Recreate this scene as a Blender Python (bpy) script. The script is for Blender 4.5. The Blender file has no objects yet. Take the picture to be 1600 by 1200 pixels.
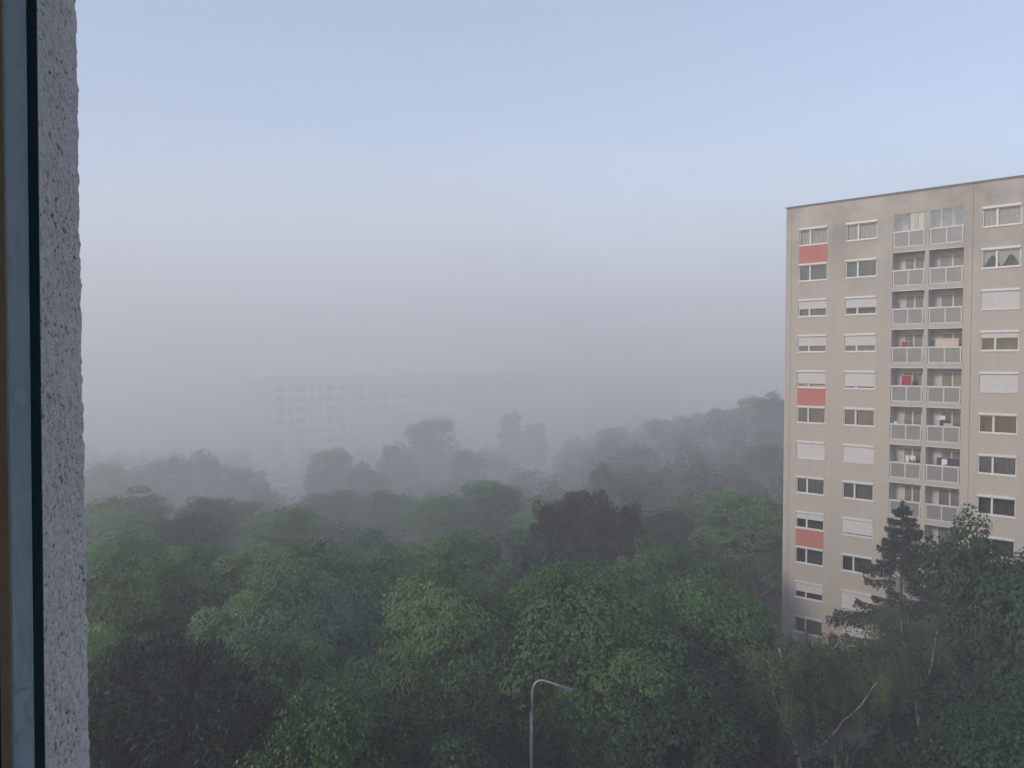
import bpy, math, random
import numpy as np
from mathutils import Vector

R = math.radians
S = bpy.context.scene
COL = S.collection
rng = np.random.default_rng(7)
random.seed(7)

# ------------------------------------------------------------------ camera
F_PX, PITCH, ROLL = 1176.6, R(1.65), R(-0.11)          # focal length in pixels of a 1600 px wide frame
cam = bpy.data.cameras.new('camera')
cam.sensor_fit = 'HORIZONTAL'; cam.sensor_width = 36.0
cam.lens = 36.0 * F_PX / 1600.0
cam.clip_start = 0.02; cam.clip_end = 5000
cam_o = bpy.data.objects.new('camera', cam); COL.objects.link(cam_o)
cam_o.rotation_euler = (R(90) - PITCH, ROLL, 0)
S.camera = cam_o


def at(px, py, Y):
    """world point at forward distance Y that lies on the bearing of a picture point"""
    x, u = (px - 800) / F_PX, -(py - 600) / F_PX
    c, s = math.cos(PITCH), math.sin(PITCH)
    fy, fz = c + u * s, -s + u * c
    return Vector((x / fy * Y, Y, fz / fy * Y))


def sstep(a, b, v):
    t = np.clip((v - a) / (b - a), 0, 1)
    return t * t * (3 - 2 * t)


def ground_z(x, y):
    z = -24.6 - 0.0195 * np.minimum(np.maximum(y, 0), 210)
    z = z + 11.0 * np.exp(-(((x - 54) / 36) ** 2 + ((y - 158) / 45) ** 2))
    return z


# ------------------------------------------------------------------ materials
def new_mat(name):
    m = bpy.data.materials.new(name); m.use_nodes = True
    nt = m.node_tree
    return m, nt, nt.nodes['Principled BSDF'], nt.nodes['Material Output']


def N(nt, t, **kw):
    n = nt.nodes.new(t)
    for k, v in kw.items():
        setattr(n, k, v)
    return n


def plain(name, col, rough=0.6, var=0.12, scale=3.0, bump=0.0, bscale=40.0, metal=0.0, spec=0.5):
    m, nt, p, out = new_mat(name)
    tc = N(nt, 'ShaderNodeTexCoord')
    nz = N(nt, 'ShaderNodeTexNoise'); nz.inputs['Scale'].default_value = scale; nz.inputs['Detail'].default_value = 6
    nt.links.new(tc.outputs['Object'], nz.inputs['Vector'])
    rp = N(nt, 'ShaderNodeValToRGB')
    rp.color_ramp.elements[0].position = 0.3; rp.color_ramp.elements[1].position = 0.7
    rp.color_ramp.elements[0].color = (*[c * (1 - var) for c in col], 1)
    rp.color_ramp.elements[1].color = (*[min(1, c * (1 + var)) for c in col], 1)
    nt.links.new(nz.outputs['Fac'], rp.inputs['Fac'])
    nt.links.new(rp.outputs['Color'], p.inputs['Base Color'])
    p.inputs['Roughness'].default_value = rough; p.inputs['Metallic'].default_value = metal
    p.inputs['Specular IOR Level'].default_value = spec
    if bump:
        n2 = N(nt, 'ShaderNodeTexNoise'); n2.inputs['Scale'].default_value = bscale; n2.inputs['Detail'].default_value = 5
        nt.links.new(tc.outputs['Object'], n2.inputs['Vector'])
        b = N(nt, 'ShaderNodeBump'); b.inputs['Strength'].default_value = bump; b.inputs['Distance'].default_value = 0.02
        nt.links.new(n2.outputs['Fac'], b.inputs['Height']); nt.links.new(b.outputs['Normal'], p.inputs['Normal'])
    return m


def leaf_mat(name, dark, light, tip=None, trans=0.3, rough=0.55, clump=0.9):
    """leaf colour varies from leaf to leaf, from clump to clump and from tree to tree"""
    m, nt, p, out = new_mat(name)
    g = N(nt, 'ShaderNodeNewGeometry'); oi = N(nt, 'ShaderNodeObjectInfo'); tc = N(nt, 'ShaderNodeTexCoord')
    nz = N(nt, 'ShaderNodeTexNoise'); nz.inputs['Scale'].default_value = clump; nz.inputs['Detail'].default_value = 2
    nt.links.new(tc.outputs['Object'], nz.inputs['Vector'])
    mth = N(nt, 'ShaderNodeMath', operation='MULTIPLY'); mth.inputs[1].default_value = 0.45
    nt.links.new(g.outputs['Random Per Island'], mth.inputs[0])
    m2 = N(nt, 'ShaderNodeMath', operation='MULTIPLY_ADD'); m2.inputs[1].default_value = 1.5
    nt.links.new(nz.outputs['Fac'], m2.inputs[0]); nt.links.new(mth.outputs[0], m2.inputs[2])
    m3 = N(nt, 'ShaderNodeMath', operation='MULTIPLY_ADD'); m3.inputs[1].default_value = 0.5
    nt.links.new(oi.outputs['Random'], m3.inputs[0]); nt.links.new(m2.outputs[0], m3.inputs[2])
    m4 = N(nt, 'ShaderNodeMath', operation='SUBTRACT', use_clamp=True); m4.inputs[1].default_value = 0.72
    nt.links.new(m3.outputs[0], m4.inputs[0])
    rp = N(nt, 'ShaderNodeValToRGB')
    rp.color_ramp.elements[0].color = (*dark, 1); rp.color_ramp.elements[1].color = (*light, 1)
    nt.links.new(m4.outputs[0], rp.inputs['Fac'])
    col = rp.outputs['Color']
    if tip:
        gt = N(nt, 'ShaderNodeMath', operation='GREATER_THAN'); gt.inputs[1].default_value = 0.90
        nt.links.new(g.outputs['Random Per Island'], gt.inputs[0])
        mx = N(nt, 'ShaderNodeMix', data_type='RGBA'); mx.inputs['B'].default_value = (*tip, 1)
        nt.links.new(gt.outputs[0], mx.inputs['Factor']); nt.links.new(col, mx.inputs['A'])
        col = mx.outputs['Result']
    nt.links.new(col, p.inputs['Base Color']); p.inputs['Roughness'].default_value = rough
    p.inputs['Specular IOR Level'].default_value = 0.25
    tr = N(nt, 'ShaderNodeBsdfTranslucent'); nt.links.new(col, tr.inputs['Color'])
    ms = N(nt, 'ShaderNodeMixShader'); ms.inputs[0].default_value = trans
    nt.links.new(p.outputs[0], ms.inputs[1]); nt.links.new(tr.outputs[0], ms.inputs[2])
    nt.links.new(ms.outputs[0], out.inputs['Surface'])
    return m


def glass_mat(name, tint=(0.8, 0.85, 0.85), gloss=0.16, rough=0.02):
    m, nt, p, out = new_mat(name)
    nt.nodes.remove(p)
    t = N(nt, 'ShaderNodeBsdfTransparent'); t.inputs['Color'].default_value = (*tint, 1)
    g = N(nt, 'ShaderNodeBsdfGlossy'); g.inputs['Roughness'].default_value = rough
    lw = N(nt, 'ShaderNodeFresnel'); lw.inputs['IOR'].default_value = 1.5
    ad = N(nt, 'ShaderNodeMath', operation='ADD', use_clamp=True); ad.inputs[1].default_value = gloss
    nt.links.new(lw.outputs[0], ad.inputs[0])
    ms = N(nt, 'ShaderNodeMixShader')
    nt.links.new(ad.outputs[0], ms.inputs[0]); nt.links.new(t.outputs[0], ms.inputs[1]); nt.links.new(g.outputs[0], ms.inputs[2])
    nt.links.new(ms.outputs[0], out.inputs['Surface'])
    return m


def dusty_glass(name, tint, dust, amount):
    m, nt, p, out = new_mat(name)
    t = N(nt, 'ShaderNodeBsdfTransparent'); t.inputs['Color'].default_value = (*tint, 1)
    tr = N(nt, 'ShaderNodeBsdfTranslucent'); tr.inputs['Color'].default_value = (*dust, 1)
    p.inputs['Base Color'].default_value = (*dust, 1); p.inputs['Roughness'].default_value = 0.4
    m1 = N(nt, 'ShaderNodeMixShader'); m1.inputs[0].default_value = 0.6
    nt.links.new(p.outputs[0], m1.inputs[1]); nt.links.new(tr.outputs[0], m1.inputs[2])
    m2 = N(nt, 'ShaderNodeMixShader'); m2.inputs[0].default_value = amount
    nt.links.new(t.outputs[0], m2.inputs[1]); nt.links.new(m1.outputs[0], m2.inputs[2])
    nt.links.new(m2.outputs[0], out.inputs['Surface'])
    return m


def facade_mat():
    m, nt, p, out = new_mat('facade_render')
    tc = N(nt, 'ShaderNodeTexCoord')
    big = N(nt, 'ShaderNodeTexNoise'); big.inputs['Scale'].default_value = 0.35; big.inputs['Detail'].default_value = 8; big.inputs['Roughness'].default_value = 0.65
    nt.links.new(tc.outputs['Object'], big.inputs['Vector'])
    # rain streaks: noise stretched along z
    mp = N(nt, 'ShaderNodeMapping'); mp.inputs['Scale'].default_value = (2.2, 2.2, 0.12)
    nt.links.new(tc.outputs['Object'], mp.inputs['Vector'])
    st = N(nt, 'ShaderNodeTexNoise'); st.inputs['Scale'].default_value = 1.0; st.inputs['Detail'].default_value = 6
    nt.links.new(mp.outputs[0], st.inputs['Vector'])
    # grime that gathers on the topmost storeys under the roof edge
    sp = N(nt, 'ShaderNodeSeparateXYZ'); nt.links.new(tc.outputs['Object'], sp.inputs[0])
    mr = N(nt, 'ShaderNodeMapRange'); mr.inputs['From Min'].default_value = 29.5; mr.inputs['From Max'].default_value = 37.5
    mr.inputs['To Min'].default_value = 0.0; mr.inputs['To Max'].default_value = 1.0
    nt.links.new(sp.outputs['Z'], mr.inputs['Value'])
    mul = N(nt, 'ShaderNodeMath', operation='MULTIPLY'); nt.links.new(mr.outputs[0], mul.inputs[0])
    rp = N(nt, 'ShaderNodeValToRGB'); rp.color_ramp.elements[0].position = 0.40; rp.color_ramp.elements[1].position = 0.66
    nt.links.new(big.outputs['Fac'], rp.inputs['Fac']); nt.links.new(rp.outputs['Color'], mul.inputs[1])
    m1 = N(nt, 'ShaderNodeMix', data_type='RGBA')
    m1.inputs['A'].default_value = (0.54, 0.468, 0.395, 1); m1.inputs['B'].default_value = (0.435, 0.378, 0.318, 1)
    nt.links.new(st.outputs['Fac'], m1.inputs['Factor'])
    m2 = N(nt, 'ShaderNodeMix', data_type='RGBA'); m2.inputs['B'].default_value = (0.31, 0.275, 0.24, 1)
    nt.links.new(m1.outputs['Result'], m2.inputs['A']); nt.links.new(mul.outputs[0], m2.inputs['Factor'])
    nt.links.new(m2.outputs['Result'], p.inputs['Base Color'])
    p.inputs['Roughness'].default_value = 0.9; p.inputs['Specular IOR Level'].default_value = 0.2
    fine = N(nt, 'ShaderNodeTexNoise'); fine.inputs['Scale'].default_value = 22; fine.inputs['Detail'].default_value = 4
    nt.links.new(tc.outputs['Object'], fine.inputs['Vector'])
    b = N(nt, 'ShaderNodeBump'); b.inputs['Strength'].default_value = 0.25; b.inputs['Distance'].default_value = 0.02
    nt.links.new(fine.outputs['Fac'], b.inputs['Height']); nt.links.new(b.outputs['Normal'], p.inputs['Normal'])
    return m


def stucco_mat():
    m, nt, p, out = new_mat('rough_stucco')
    tc = N(nt, 'ShaderNodeTexCoord')
    a = N(nt, 'ShaderNodeTexNoise'); a.inputs['Scale'].default_value = 320; a.inputs['Detail'].default_value = 5; a.inputs['Distortion'].default_value = 0.5
    mp = N(nt, 'ShaderNodeMapping'); mp.inputs['Scale'].default_value = (1.0, 0.42, 1.0)
    nt.links.new(tc.outputs['Object'], mp.inputs['Vector'])
    b = N(nt, 'ShaderNodeTexNoise'); b.inputs['Scale'].default_value = 14; b.inputs['Detail'].default_value = 5
    for n in (a, b):
        nt.links.new(mp.outputs[0], n.inputs['Vector'])
    rp = N(nt, 'ShaderNodeValToRGB')
    e = rp.color_ramp.elements
    e[0].position = 0.27; e[0].color = (0.05, 0.046, 0.05, 1); e[1].position = 0.46; e[1].color = (0.83, 0.795, 0.79, 1)
    ex = e.new(0.7); ex.color = (0.91, 0.88, 0.875, 1)
    add = N(nt, 'ShaderNodeMath', operation='MULTIPLY_ADD'); add.inputs[1].default_value = 0.22
    nt.links.new(b.outputs['Fac'], add.inputs[0]); nt.links.new(a.outputs['Fac'], add.inputs[2])
    sb = N(nt, 'ShaderNodeMath', operation='SUBTRACT'); sb.inputs[1].default_value = 0.085
    nt.links.new(add.outputs[0], sb.inputs[0]); nt.links.new(sb.outputs[0], rp.inputs['Fac'])
    nt.links.new(rp.outputs['Color'], p.inputs['Base Color']); p.inputs['Roughness'].default_value = 0.95
    p.inputs['Specular IOR Level'].default_value = 0.1
    bp = N(nt, 'ShaderNodeBump'); bp.inputs['Strength'].default_value = 0.8; bp.inputs['Distance'].default_value = 0.002
    nt.links.new(a.outputs['Fac'], bp.inputs['Height']); nt.links.new(bp.outputs['Normal'], p.inputs['Normal'])
    return m


def birch_bark():
    m, nt, p, out = new_mat('birch_bark')
    tc = N(nt, 'ShaderNodeTexCoord')
    mp = N(nt, 'ShaderNodeMapping'); mp.inputs['Scale'].default_value = (5, 5, 9)
    nt.links.new(tc.outputs['Object'], mp.inputs['Vector'])
    a = N(nt, 'ShaderNodeTexNoise'); a.inputs['Scale'].default_value = 1.0; a.inputs['Detail'].default_value = 4
    nt.links.new(mp.outputs[0], a.inputs['Vector'])
    rp = N(nt, 'ShaderNodeValToRGB'); e = rp.color_ramp.elements
    e[0].position = 0.38; e[0].color = (0.05, 0.045, 0.04, 1); e[1].position = 0.46; e[1].color = (0.52, 0.50, 0.45, 1)
    nt.links.new(a.outputs['Fac'], rp.inputs['Fac']); nt.links.new(rp.outputs['Color'], p.inputs['Base Color'])
    p.inputs['Roughness'].default_value = 0.8
    return m


M = dict(
    facade=facade_mat(), stucco=stucco_mat(), birch=birch_bark(),
    white=plain('white_frame', (0.68, 0.65, 0.61), 0.45, 0.05),
    shutter=plain('roller_shutter', (0.57, 0.53, 0.505), 0.55, 0.05),
    parapet=plain('parapet_frame', (0.60, 0.575, 0.54), 0.5, 0.08),
    red=plain('coral_panel', (0.51, 0.16, 0.125), 0.75, 0.08, 1.5),
    coping=plain('roof_coping', (0.10, 0.105, 0.115), 0.5, 0.15),
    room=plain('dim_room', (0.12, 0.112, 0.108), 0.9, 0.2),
    curtain=plain('pale_curtain', (0.62, 0.60, 0.57), 0.9, 0.08),
    curtain_dark=plain('grey_curtain', (0.24, 0.235, 0.235), 0.9, 0.15),
    loggia_wall=plain('loggia_wall', (0.62, 0.57, 0.52), 0.9, 0.12, 2.0),
    band=plain('loggia_band', (0.44, 0.40, 0.35), 0.85, 0.08, 1.0),
    seam=plain('dark_seam', (0.10, 0.09, 0.08), 0.9),
    pane=glass_mat('window_glass', (0.74, 0.74, 0.72), 0.03),
    loggia_pane=glass_mat('loggia_glass', (0.80, 0.80, 0.78), 0.14),
    frost=plain('frosted_glass', (0.24, 0.23, 0.21), 0.35, 0.10, 0.8),
    sash_glass=dusty_glass('tinted_sash_glass', (0.84, 0.95, 1.0), (0.56, 0.65, 0.69), 0.40),
    gasket=plain('dark_teal_gasket', (0.06, 0.13, 0.17), 0.9, spec=0.2),
    brass=plain('brass_spacer', (0.62, 0.47, 0.30), 0.5, 0.1),
    sash=plain('dark_green_sash', (0.02, 0.03, 0.028), 0.5),
    interior=plain('room_plaster', (0.82, 0.80, 0.77), 0.9),
    bark=plain('brown_bark', (0.085, 0.065, 0.05), 0.9, 0.35, 6, 0.5, 12),
    steel=plain('galvanised_steel', (0.36, 0.36, 0.35), 0.45, 0.10, 5, metal=0.35),
    lamp=plain('lamp_housing', (0.10, 0.095, 0.12), 0.45, 0.1),
    lens=plain('lamp_lens', (0.30, 0.30, 0.32), 0.2),
    roofing=plain('bitumen_roof', (0.105, 0.10, 0.102), 0.8, 0.35, 0.9, 0.4, 6),
    garage=plain('garage_wall', (0.16, 0.15, 0.14), 0.9, 0.2),
    ground=plain('wood_floor', (0.045, 0.05, 0.03), 0.95, 0.5, 0.3, 0.6, 2),
    asphalt=plain('asphalt', (0.055, 0.055, 0.058), 0.9, 0.2, 1.0),
    grass=plain('verge', (0.10, 0.095, 0.06), 0.95, 0.3, 0.5),
    farwall=plain('pale_block_wall', (0.74, 0.70, 0.65), 0.9, 0.06, 0.2),
    farend=plain('cream_end_wall', (0.50, 0.46, 0.36), 0.9, 0.05, 0.2),
    farglass=plain('far_window', (0.05, 0.052, 0.058), 0.15),
    doorglass=plain('door_glass', (0.21, 0.19, 0.175), 0.25, 0.3, 0.7),
    twig=plain('birch_twig', (0.12, 0.10, 0.08), 0.9, 0.2),
    farblue=plain('blue_cladding', (0.09, 0.16, 0.42), 0.6),
    cream=plain('cream_plaster', (0.62, 0.50, 0.37), 0.9, 0.06),
    tiles=plain('roof_tiles', (0.20, 0.10, 0.075), 0.8, 0.2, 2.0),
    car=plain('white_car_paint', (0.80, 0.80, 0.80), 0.25, 0.02),
    tyre=plain('tyre_rubber', (0.02, 0.02, 0.02), 0.9),
    pigeon=plain('pigeon_plumage', (0.04, 0.04, 0.05), 0.8, 0.3, 12),
    pigeon_dark=plain('pigeon_wing', (0.025, 0.025, 0.03), 0.8, 0.3, 12),
    beak=plain('beak', (0.10, 0.07, 0.04), 0.5),
    cloth_white=plain('white_cloth', (0.75, 0.73, 0.70), 0.95, 0.05),
    cloth_sunlit=plain('sunlit_cloth', (0.86, 0.80, 0.68), 0.95, 0.04),  # glare of sun and reflections is put into this near-white colour
    cloth_pink=plain('pink_cloth', (0.62, 0.36, 0.38), 0.95, 0.08),
    cloth_dark=plain('dark_cloth', (0.045, 0.045, 0.05), 0.95, 0.2),
    cloth_violet=plain('violet_cloth', (0.07, 0.062, 0.10), 0.95, 0.2),
    cloth_peach=plain('peach_cloth', (0.62, 0.49, 0.40), 0.95, 0.06),
    cloth_red=plain('red_cloth', (0.34, 0.05, 0.055), 0.9, 0.15),
    l_locust=leaf_mat('locust_leaf', (0.053, 0.116, 0.044), (0.183, 0.310, 0.107)),
    l_maple=leaf_mat('maple_leaf', (0.037, 0.093, 0.032), (0.127, 0.245, 0.075)),
    l_lime=leaf_mat('yellow_green_leaf', (0.036, 0.078, 0.026), (0.125, 0.185, 0.058)),
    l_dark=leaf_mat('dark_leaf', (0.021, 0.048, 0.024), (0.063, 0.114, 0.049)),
    l_blue=leaf_mat('bluish_leaf', (0.051, 0.098, 0.068), (0.149, 0.247, 0.154)),
    l_tip=leaf_mat('pale_tipped_leaf', (0.032, 0.083, 0.030), (0.108, 0.228, 0.057), tip=(0.24, 0.28, 0.10), clump=1.5),
    l_pine=leaf_mat('pine_needle', (0.028, 0.033, 0.024), (0.080, 0.074, 0.054), trans=0.1),
    l_spruce=leaf_mat('spruce_needle', (0.023, 0.031, 0.021), (0.065, 0.080, 0.046), trans=0.1),
    l_birch=leaf_mat('birch_leaf', (0.046, 0.078, 0.030), (0.118, 0.172, 0.068), trans=0.25),
    l_olive=leaf_mat('olive_leaf', (0.078, 0.086, 0.044), (0.217, 0.225, 0.123), trans=0.25),
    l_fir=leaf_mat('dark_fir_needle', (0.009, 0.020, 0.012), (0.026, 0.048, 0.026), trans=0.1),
    l_under=leaf_mat('undergrowth_leaf', (0.018, 0.039, 0.017), (0.061, 0.109, 0.038)),
)


# ------------------------------------------------------------------ mesh helpers
class MB:
    """collects faces and links them as ONE mesh object"""
    def __init__(self):
        self.v, self.f, self.m = [], [], []

    def add(self, vs, fs, mi=0):
        o = len(self.v)
        self.v += [tuple(p) for p in vs]
        self.f += [tuple(i + o for i in f) for f in fs]
        self.m += [mi] * len(fs)

    def box(self, x0, x1, y0, y1, z0, z1, mi=0):
        self.add([(x0, y0, z0), (x1, y0, z0), (x1, y1, z0), (x0, y1, z0), (x0, y0, z1), (x1, y0, z1), (x1, y1, z1), (x0, y1, z1)],
                 [(0, 3, 2, 1), (4, 5, 6, 7), (0, 1, 5, 4), (1, 2, 6, 5), (2, 3, 7, 6), (3, 0, 4, 7)], mi)

    def quad(self, a, b, c, d, mi=0):
        self.add([a, b, c, d], [(0, 1, 2, 3)], mi)

    def tube(self, pts, rad, n=6, mi=0, cap=True):
        pts = [Vector(p) for p in pts]
        rings = []
        side = None
        for i, p in enumerate(pts):
            t = (pts[min(i + 1, len(pts) - 1)] - pts[max(i - 1, 0)]).normalized()
            if side is None:
                side = t.orthogonal().normalized()
            side = (side - t * side.dot(t)).normalized()
            up = t.cross(side)
            rings.append([p + (side * math.cos(2 * math.pi * k / n) + up * math.sin(2 * math.pi * k / n)) * rad[i] for k in range(n)])
        vs = [v for r in rings for v in r]
        fs = []
        for i in range(len(pts) - 1):
            for k in range(n):
                a, b = i * n + k, i * n + (k + 1) % n
                fs.append((a, b, b + n, a + n))
        if cap:
            fs.append(tuple(range(n - 1, -1, -1))); fs.append(tuple((len(pts) - 1) * n + k for k in range(n)))
        self.add(vs, fs, mi)

    def loft(self, rings, mi=0):
        """closed rings of equal count joined, ends capped"""
        n = len(rings[0]); vs = [v for r in rings for v in r]; fs = []
        for i in range(len(rings) - 1):
            for k in range(n):
                a, b = i * n + k, i * n + (k + 1) % n
                fs.append((a, b, b + n, a + n))
        fs.append(tuple(range(n - 1, -1, -1))); fs.append(tuple((len(rings) - 1) * n + k for k in range(n)))
        self.add(vs, fs, mi)

    def build(self, name, mats, parent=None, smooth=False):
        me = bpy.data.meshes.new(name)
        me.from_pydata([tuple(p) for p in self.v], [], self.f)
        for m in (mats if isinstance(mats, (list, tuple)) else [mats]):
            me.materials.append(m)
        me.polygons.foreach_set('material_index', self.m)
        if smooth:
            me.polygons.foreach_set('use_smooth', [True] * len(self.f))
        me.update()
        o = bpy.data.objects.new(name, me); COL.objects.link(o)
        o.parent = parent
        return o


def empty(name, loc, rz=0.0):
    o = bpy.data.objects.new(name, None); COL.objects.link(o)
    o.location = loc; o.rotation_euler = (0, 0, rz); o.empty_display_size = 0.3
    return o


def tag(o, label=None, cat=None, group=None, kind=None):
    for k, v in (('label', label), ('category', cat), ('group', group), ('kind', kind)):
        if v:
            o[k] = v
    return o


def np_mesh(name, verts, n_per, mat, parent=None):
    """verts: (faces * n_per, 3); every face has its own corners"""
    verts = np.asarray(verts, dtype=np.float32).reshape(-1, 3)
    nv = len(verts); nf = nv // n_per
    me = bpy.data.meshes.new(name)
    me.vertices.add(nv); me.vertices.foreach_set('co', verts.ravel())
    me.loops.add(nv); me.loops.foreach_set('vertex_index', np.arange(nv, dtype=np.int32))
    me.polygons.add(nf); me.polygons.foreach_set('loop_start', np.arange(0, nv, n_per, dtype=np.int32))
    me.polygons.foreach_set('loop_total', np.full(nf, n_per, dtype=np.int32))
    me.materials.append(mat); me.update(calc_edges=True); me.validate()
    o = bpy.data.objects.new(name, me); COL.objects.link(o); o.parent = parent
    return o


def unit(a):
    return a / np.maximum(np.linalg.norm(a, axis=-1, keepdims=True), 1e-9)


def leaves(c, nrm, axis, length, width):
    """rhombic leaves: centre, normal, long axis, sizes"""
    ax = unit(axis - nrm * np.sum(axis * nrm, -1, keepdims=True))
    sd = np.cross(nrm, ax)
    L = np.asarray(length)[:, None]; W = np.asarray(width)[:, None]
    fold = nrm * (W * 0.25)
    v = np.stack([c - ax * L * 0.5, c + sd * W * 0.5 - ax * L * 0.05 + fold, c + ax * L * 0.5, c - sd * W * 0.5 - ax * L * 0.05 + fold], 1)
    return v.reshape(-1, 3)


# ------------------------------------------------------------------ trees
def broadleaf(seed, H, W, base, n_pads, n_leaf, leaf, style):
    """crown verts and limb list. style: locust (flat drooping sprays), maple (round clumps), pine (upright tufts)"""
    g = np.random.default_rng(seed)
    zc = H * (base + (1 - base) * 0.45); rz_up = H - zc; rz_dn = zc - H * base
    lob = g.normal(size=(7, 3)); lob[:, 2] = np.abs(lob[:, 2]) * 0.7; lob = unit(lob)
    amp = g.uniform(0.18, 0.50, 7)
    d = g.normal(size=(n_pads * 6, 3)); d[:, 2] = d[:, 2] * 0.9 + 0.25; d = unit(d); d = d[d[:, 2] > -0.8]
    # keep the directions apart from one another
    keep = [0]
    mind = 1.65 / math.sqrt(n_pads)
    for i in range(1, len(d)):
        if np.min(np.linalg.norm(d[keep] - d[i], axis=1)) > mind:
            keep.append(i)
        if len(keep) >= n_pads:
            break
    d = d[keep]
    bulge = 0.72 + np.max(amp * np.clip((d @ lob.T - 0.55) / 0.45, 0, 1), axis=1)
    inner = g.uniform(size=len(d)) < 0.2
    rr = bulge * np.where(inner, g.uniform(0.45, 0.7, len(d)), g.uniform(0.76, 1.02, len(d)))
    pc = d * rr[:, None] * np.where(d[:, 2:3] > 0, np.array([[W / 2, W / 2, rz_up]]), np.array([[W / 2, W / 2, rz_dn]])) * 0.86
    pc[:, 2] += zc
    b0 = H * base; top = np.max(pc[:, 2]); pc[:, 2] = np.where(pc[:, 2] > b0, b0 + (pc[:, 2] - b0) * (H * 0.95 - b0) / (top - b0), pc[:, 2])
    pc[:, :2] *= 0.45 * W / np.percentile(np.linalg.norm(pc[:, :2], axis=1), 96)
    out = []
    for i in range(len(d)):
        k = int(n_leaf * g.uniform(0.7, 1.3)); s = W * g.uniform(0.10, 0.165)
        oxy = np.array([d[i, 0], d[i, 1], 0.0]); oxy = oxy / max(np.linalg.norm(oxy), 0.2)
        q = unit(g.normal(size=(k, 3)))
        rad = g.uniform(0.45, 1.0, size=(k, 1)) ** 0.6
        if style == 'locust':
            q = q * rad * np.array([s * 1.25, s * 1.25, s * 0.55])
            out_d = q @ oxy
            q[:, 2] -= 0.34 * np.maximum(out_d + s * 0.2, 0) ** 1.25 / max(s, .1) ** 0.25
            q[:, 2] += np.abs(q[:, 2]) * 0.2
            nrm = unit(np.array([0, 0, 0.95]) + oxy * 0.6 + g.normal(size=(k, 3)) * 0.28)
            ax = oxy * 0.8 + np.array([0, 0, -0.45]) + g.normal(size=(k, 3)) * 0.55
        elif style == 'maple':
            q = q * rad * np.array([s * 1.05, s * 1.05, s * 0.8])
            q[:, 2] = np.where(q[:, 2] < 0, q[:, 2] * 0.7, q[:, 2])
            nrm = unit(unit(q) * 0.7 + np.array([0, 0, 0.6]) + d[i] * 0.3 + g.normal(size=(k, 3)) * 0.3)
            ax = oxy * 0.5 + np.array([0, 0, -0.6]) + g.normal(size=(k, 3)) * 0.7
        else:
            q = q * rad * np.array([s * 0.8, s * 0.8, s * 1.1])
            nrm = unit(g.normal(size=(k, 3)) + oxy * 0.4)
            ax = np.array([0, 0, 1.0]) + oxy * 0.6 + g.normal(size=(k, 3)) * 0.45
        L = leaf * g.uniform(0.65, 1.35, k)
        wd = L * (0.30 if style == 'pine' else (0.42 if style == 'locust' else 0.75))
        out.append(leaves(pc[i] + q, nrm, ax, L, wd))
    # limbs: trunk, then a bough to most clumps
    mb = MB()
    lean = g.normal(size=2) * 0.02 * H
    tr = [Vector((lean[0] * t * t, lean[1] * t * t, H * 0.8 * t)) for t in np.linspace(0, 1, 8)]
    r0 = H * 0.016 + 0.04
    mb.tube(tr, [r0 * (1.25 if i == 0 else 1) * (1 - 0.86 * i / 7) for i in range(8)], 8)
    for i in range(0, len(d)):
        if i % 2 and style != 'pine':
            continue
        zt = min(pc[i, 2] * g.uniform(0.55, 0.8), H * 0.72); zt = max(zt, H * base * 0.75)
        t = zt / (H * 0.8); s0 = Vector((lean[0] * t * t, lean[1] * t * t, zt)); e = Vector(pc[i])
        mid = s0.lerp(e, 0.5) + Vector((g.normal() * .15, g.normal() * .15, 0.10 * (e - s0).length))
        r = r0 * (1 - 0.8 * t) * 0.5
        mb.tube([s0, s0.lerp(mid, 0.55), mid, e], [r, r * .8, r * .6, r * .15], 5)
    return np.concatenate(out), mb


def make_broadleaf(name, seed, H, W, base, n_pads, n_leaf, leaf, style, lm):
    root = empty(name, (0, 0, 0))
    v, mb = broadleaf(seed, H, W, base, n_pads, n_leaf, leaf, style)
    np_mesh('crown', v, 4, lm, root)
    mb.build('trunk', M['bark'], root, True)
    root['_h'] = H; root['_w'] = W
    return root


def copy_tree(o):
    c = o.copy(); COL.objects.link(c)
    for ch in o.children:
        d = ch.copy(); COL.objects.link(d); d.parent = c
    return c


PROTO, USED = {}, set()
G1 = 'trees of the wood below the window'
G2 = 'trees fading into the fog'
DEPTH_IN, DEPTH_OUT = (24, 36, 46, 58, 64, 80, 92, 106, 122, 165), (22, 32, 41, 54, 61, 82, 98, 119, 143, 186)
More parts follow.
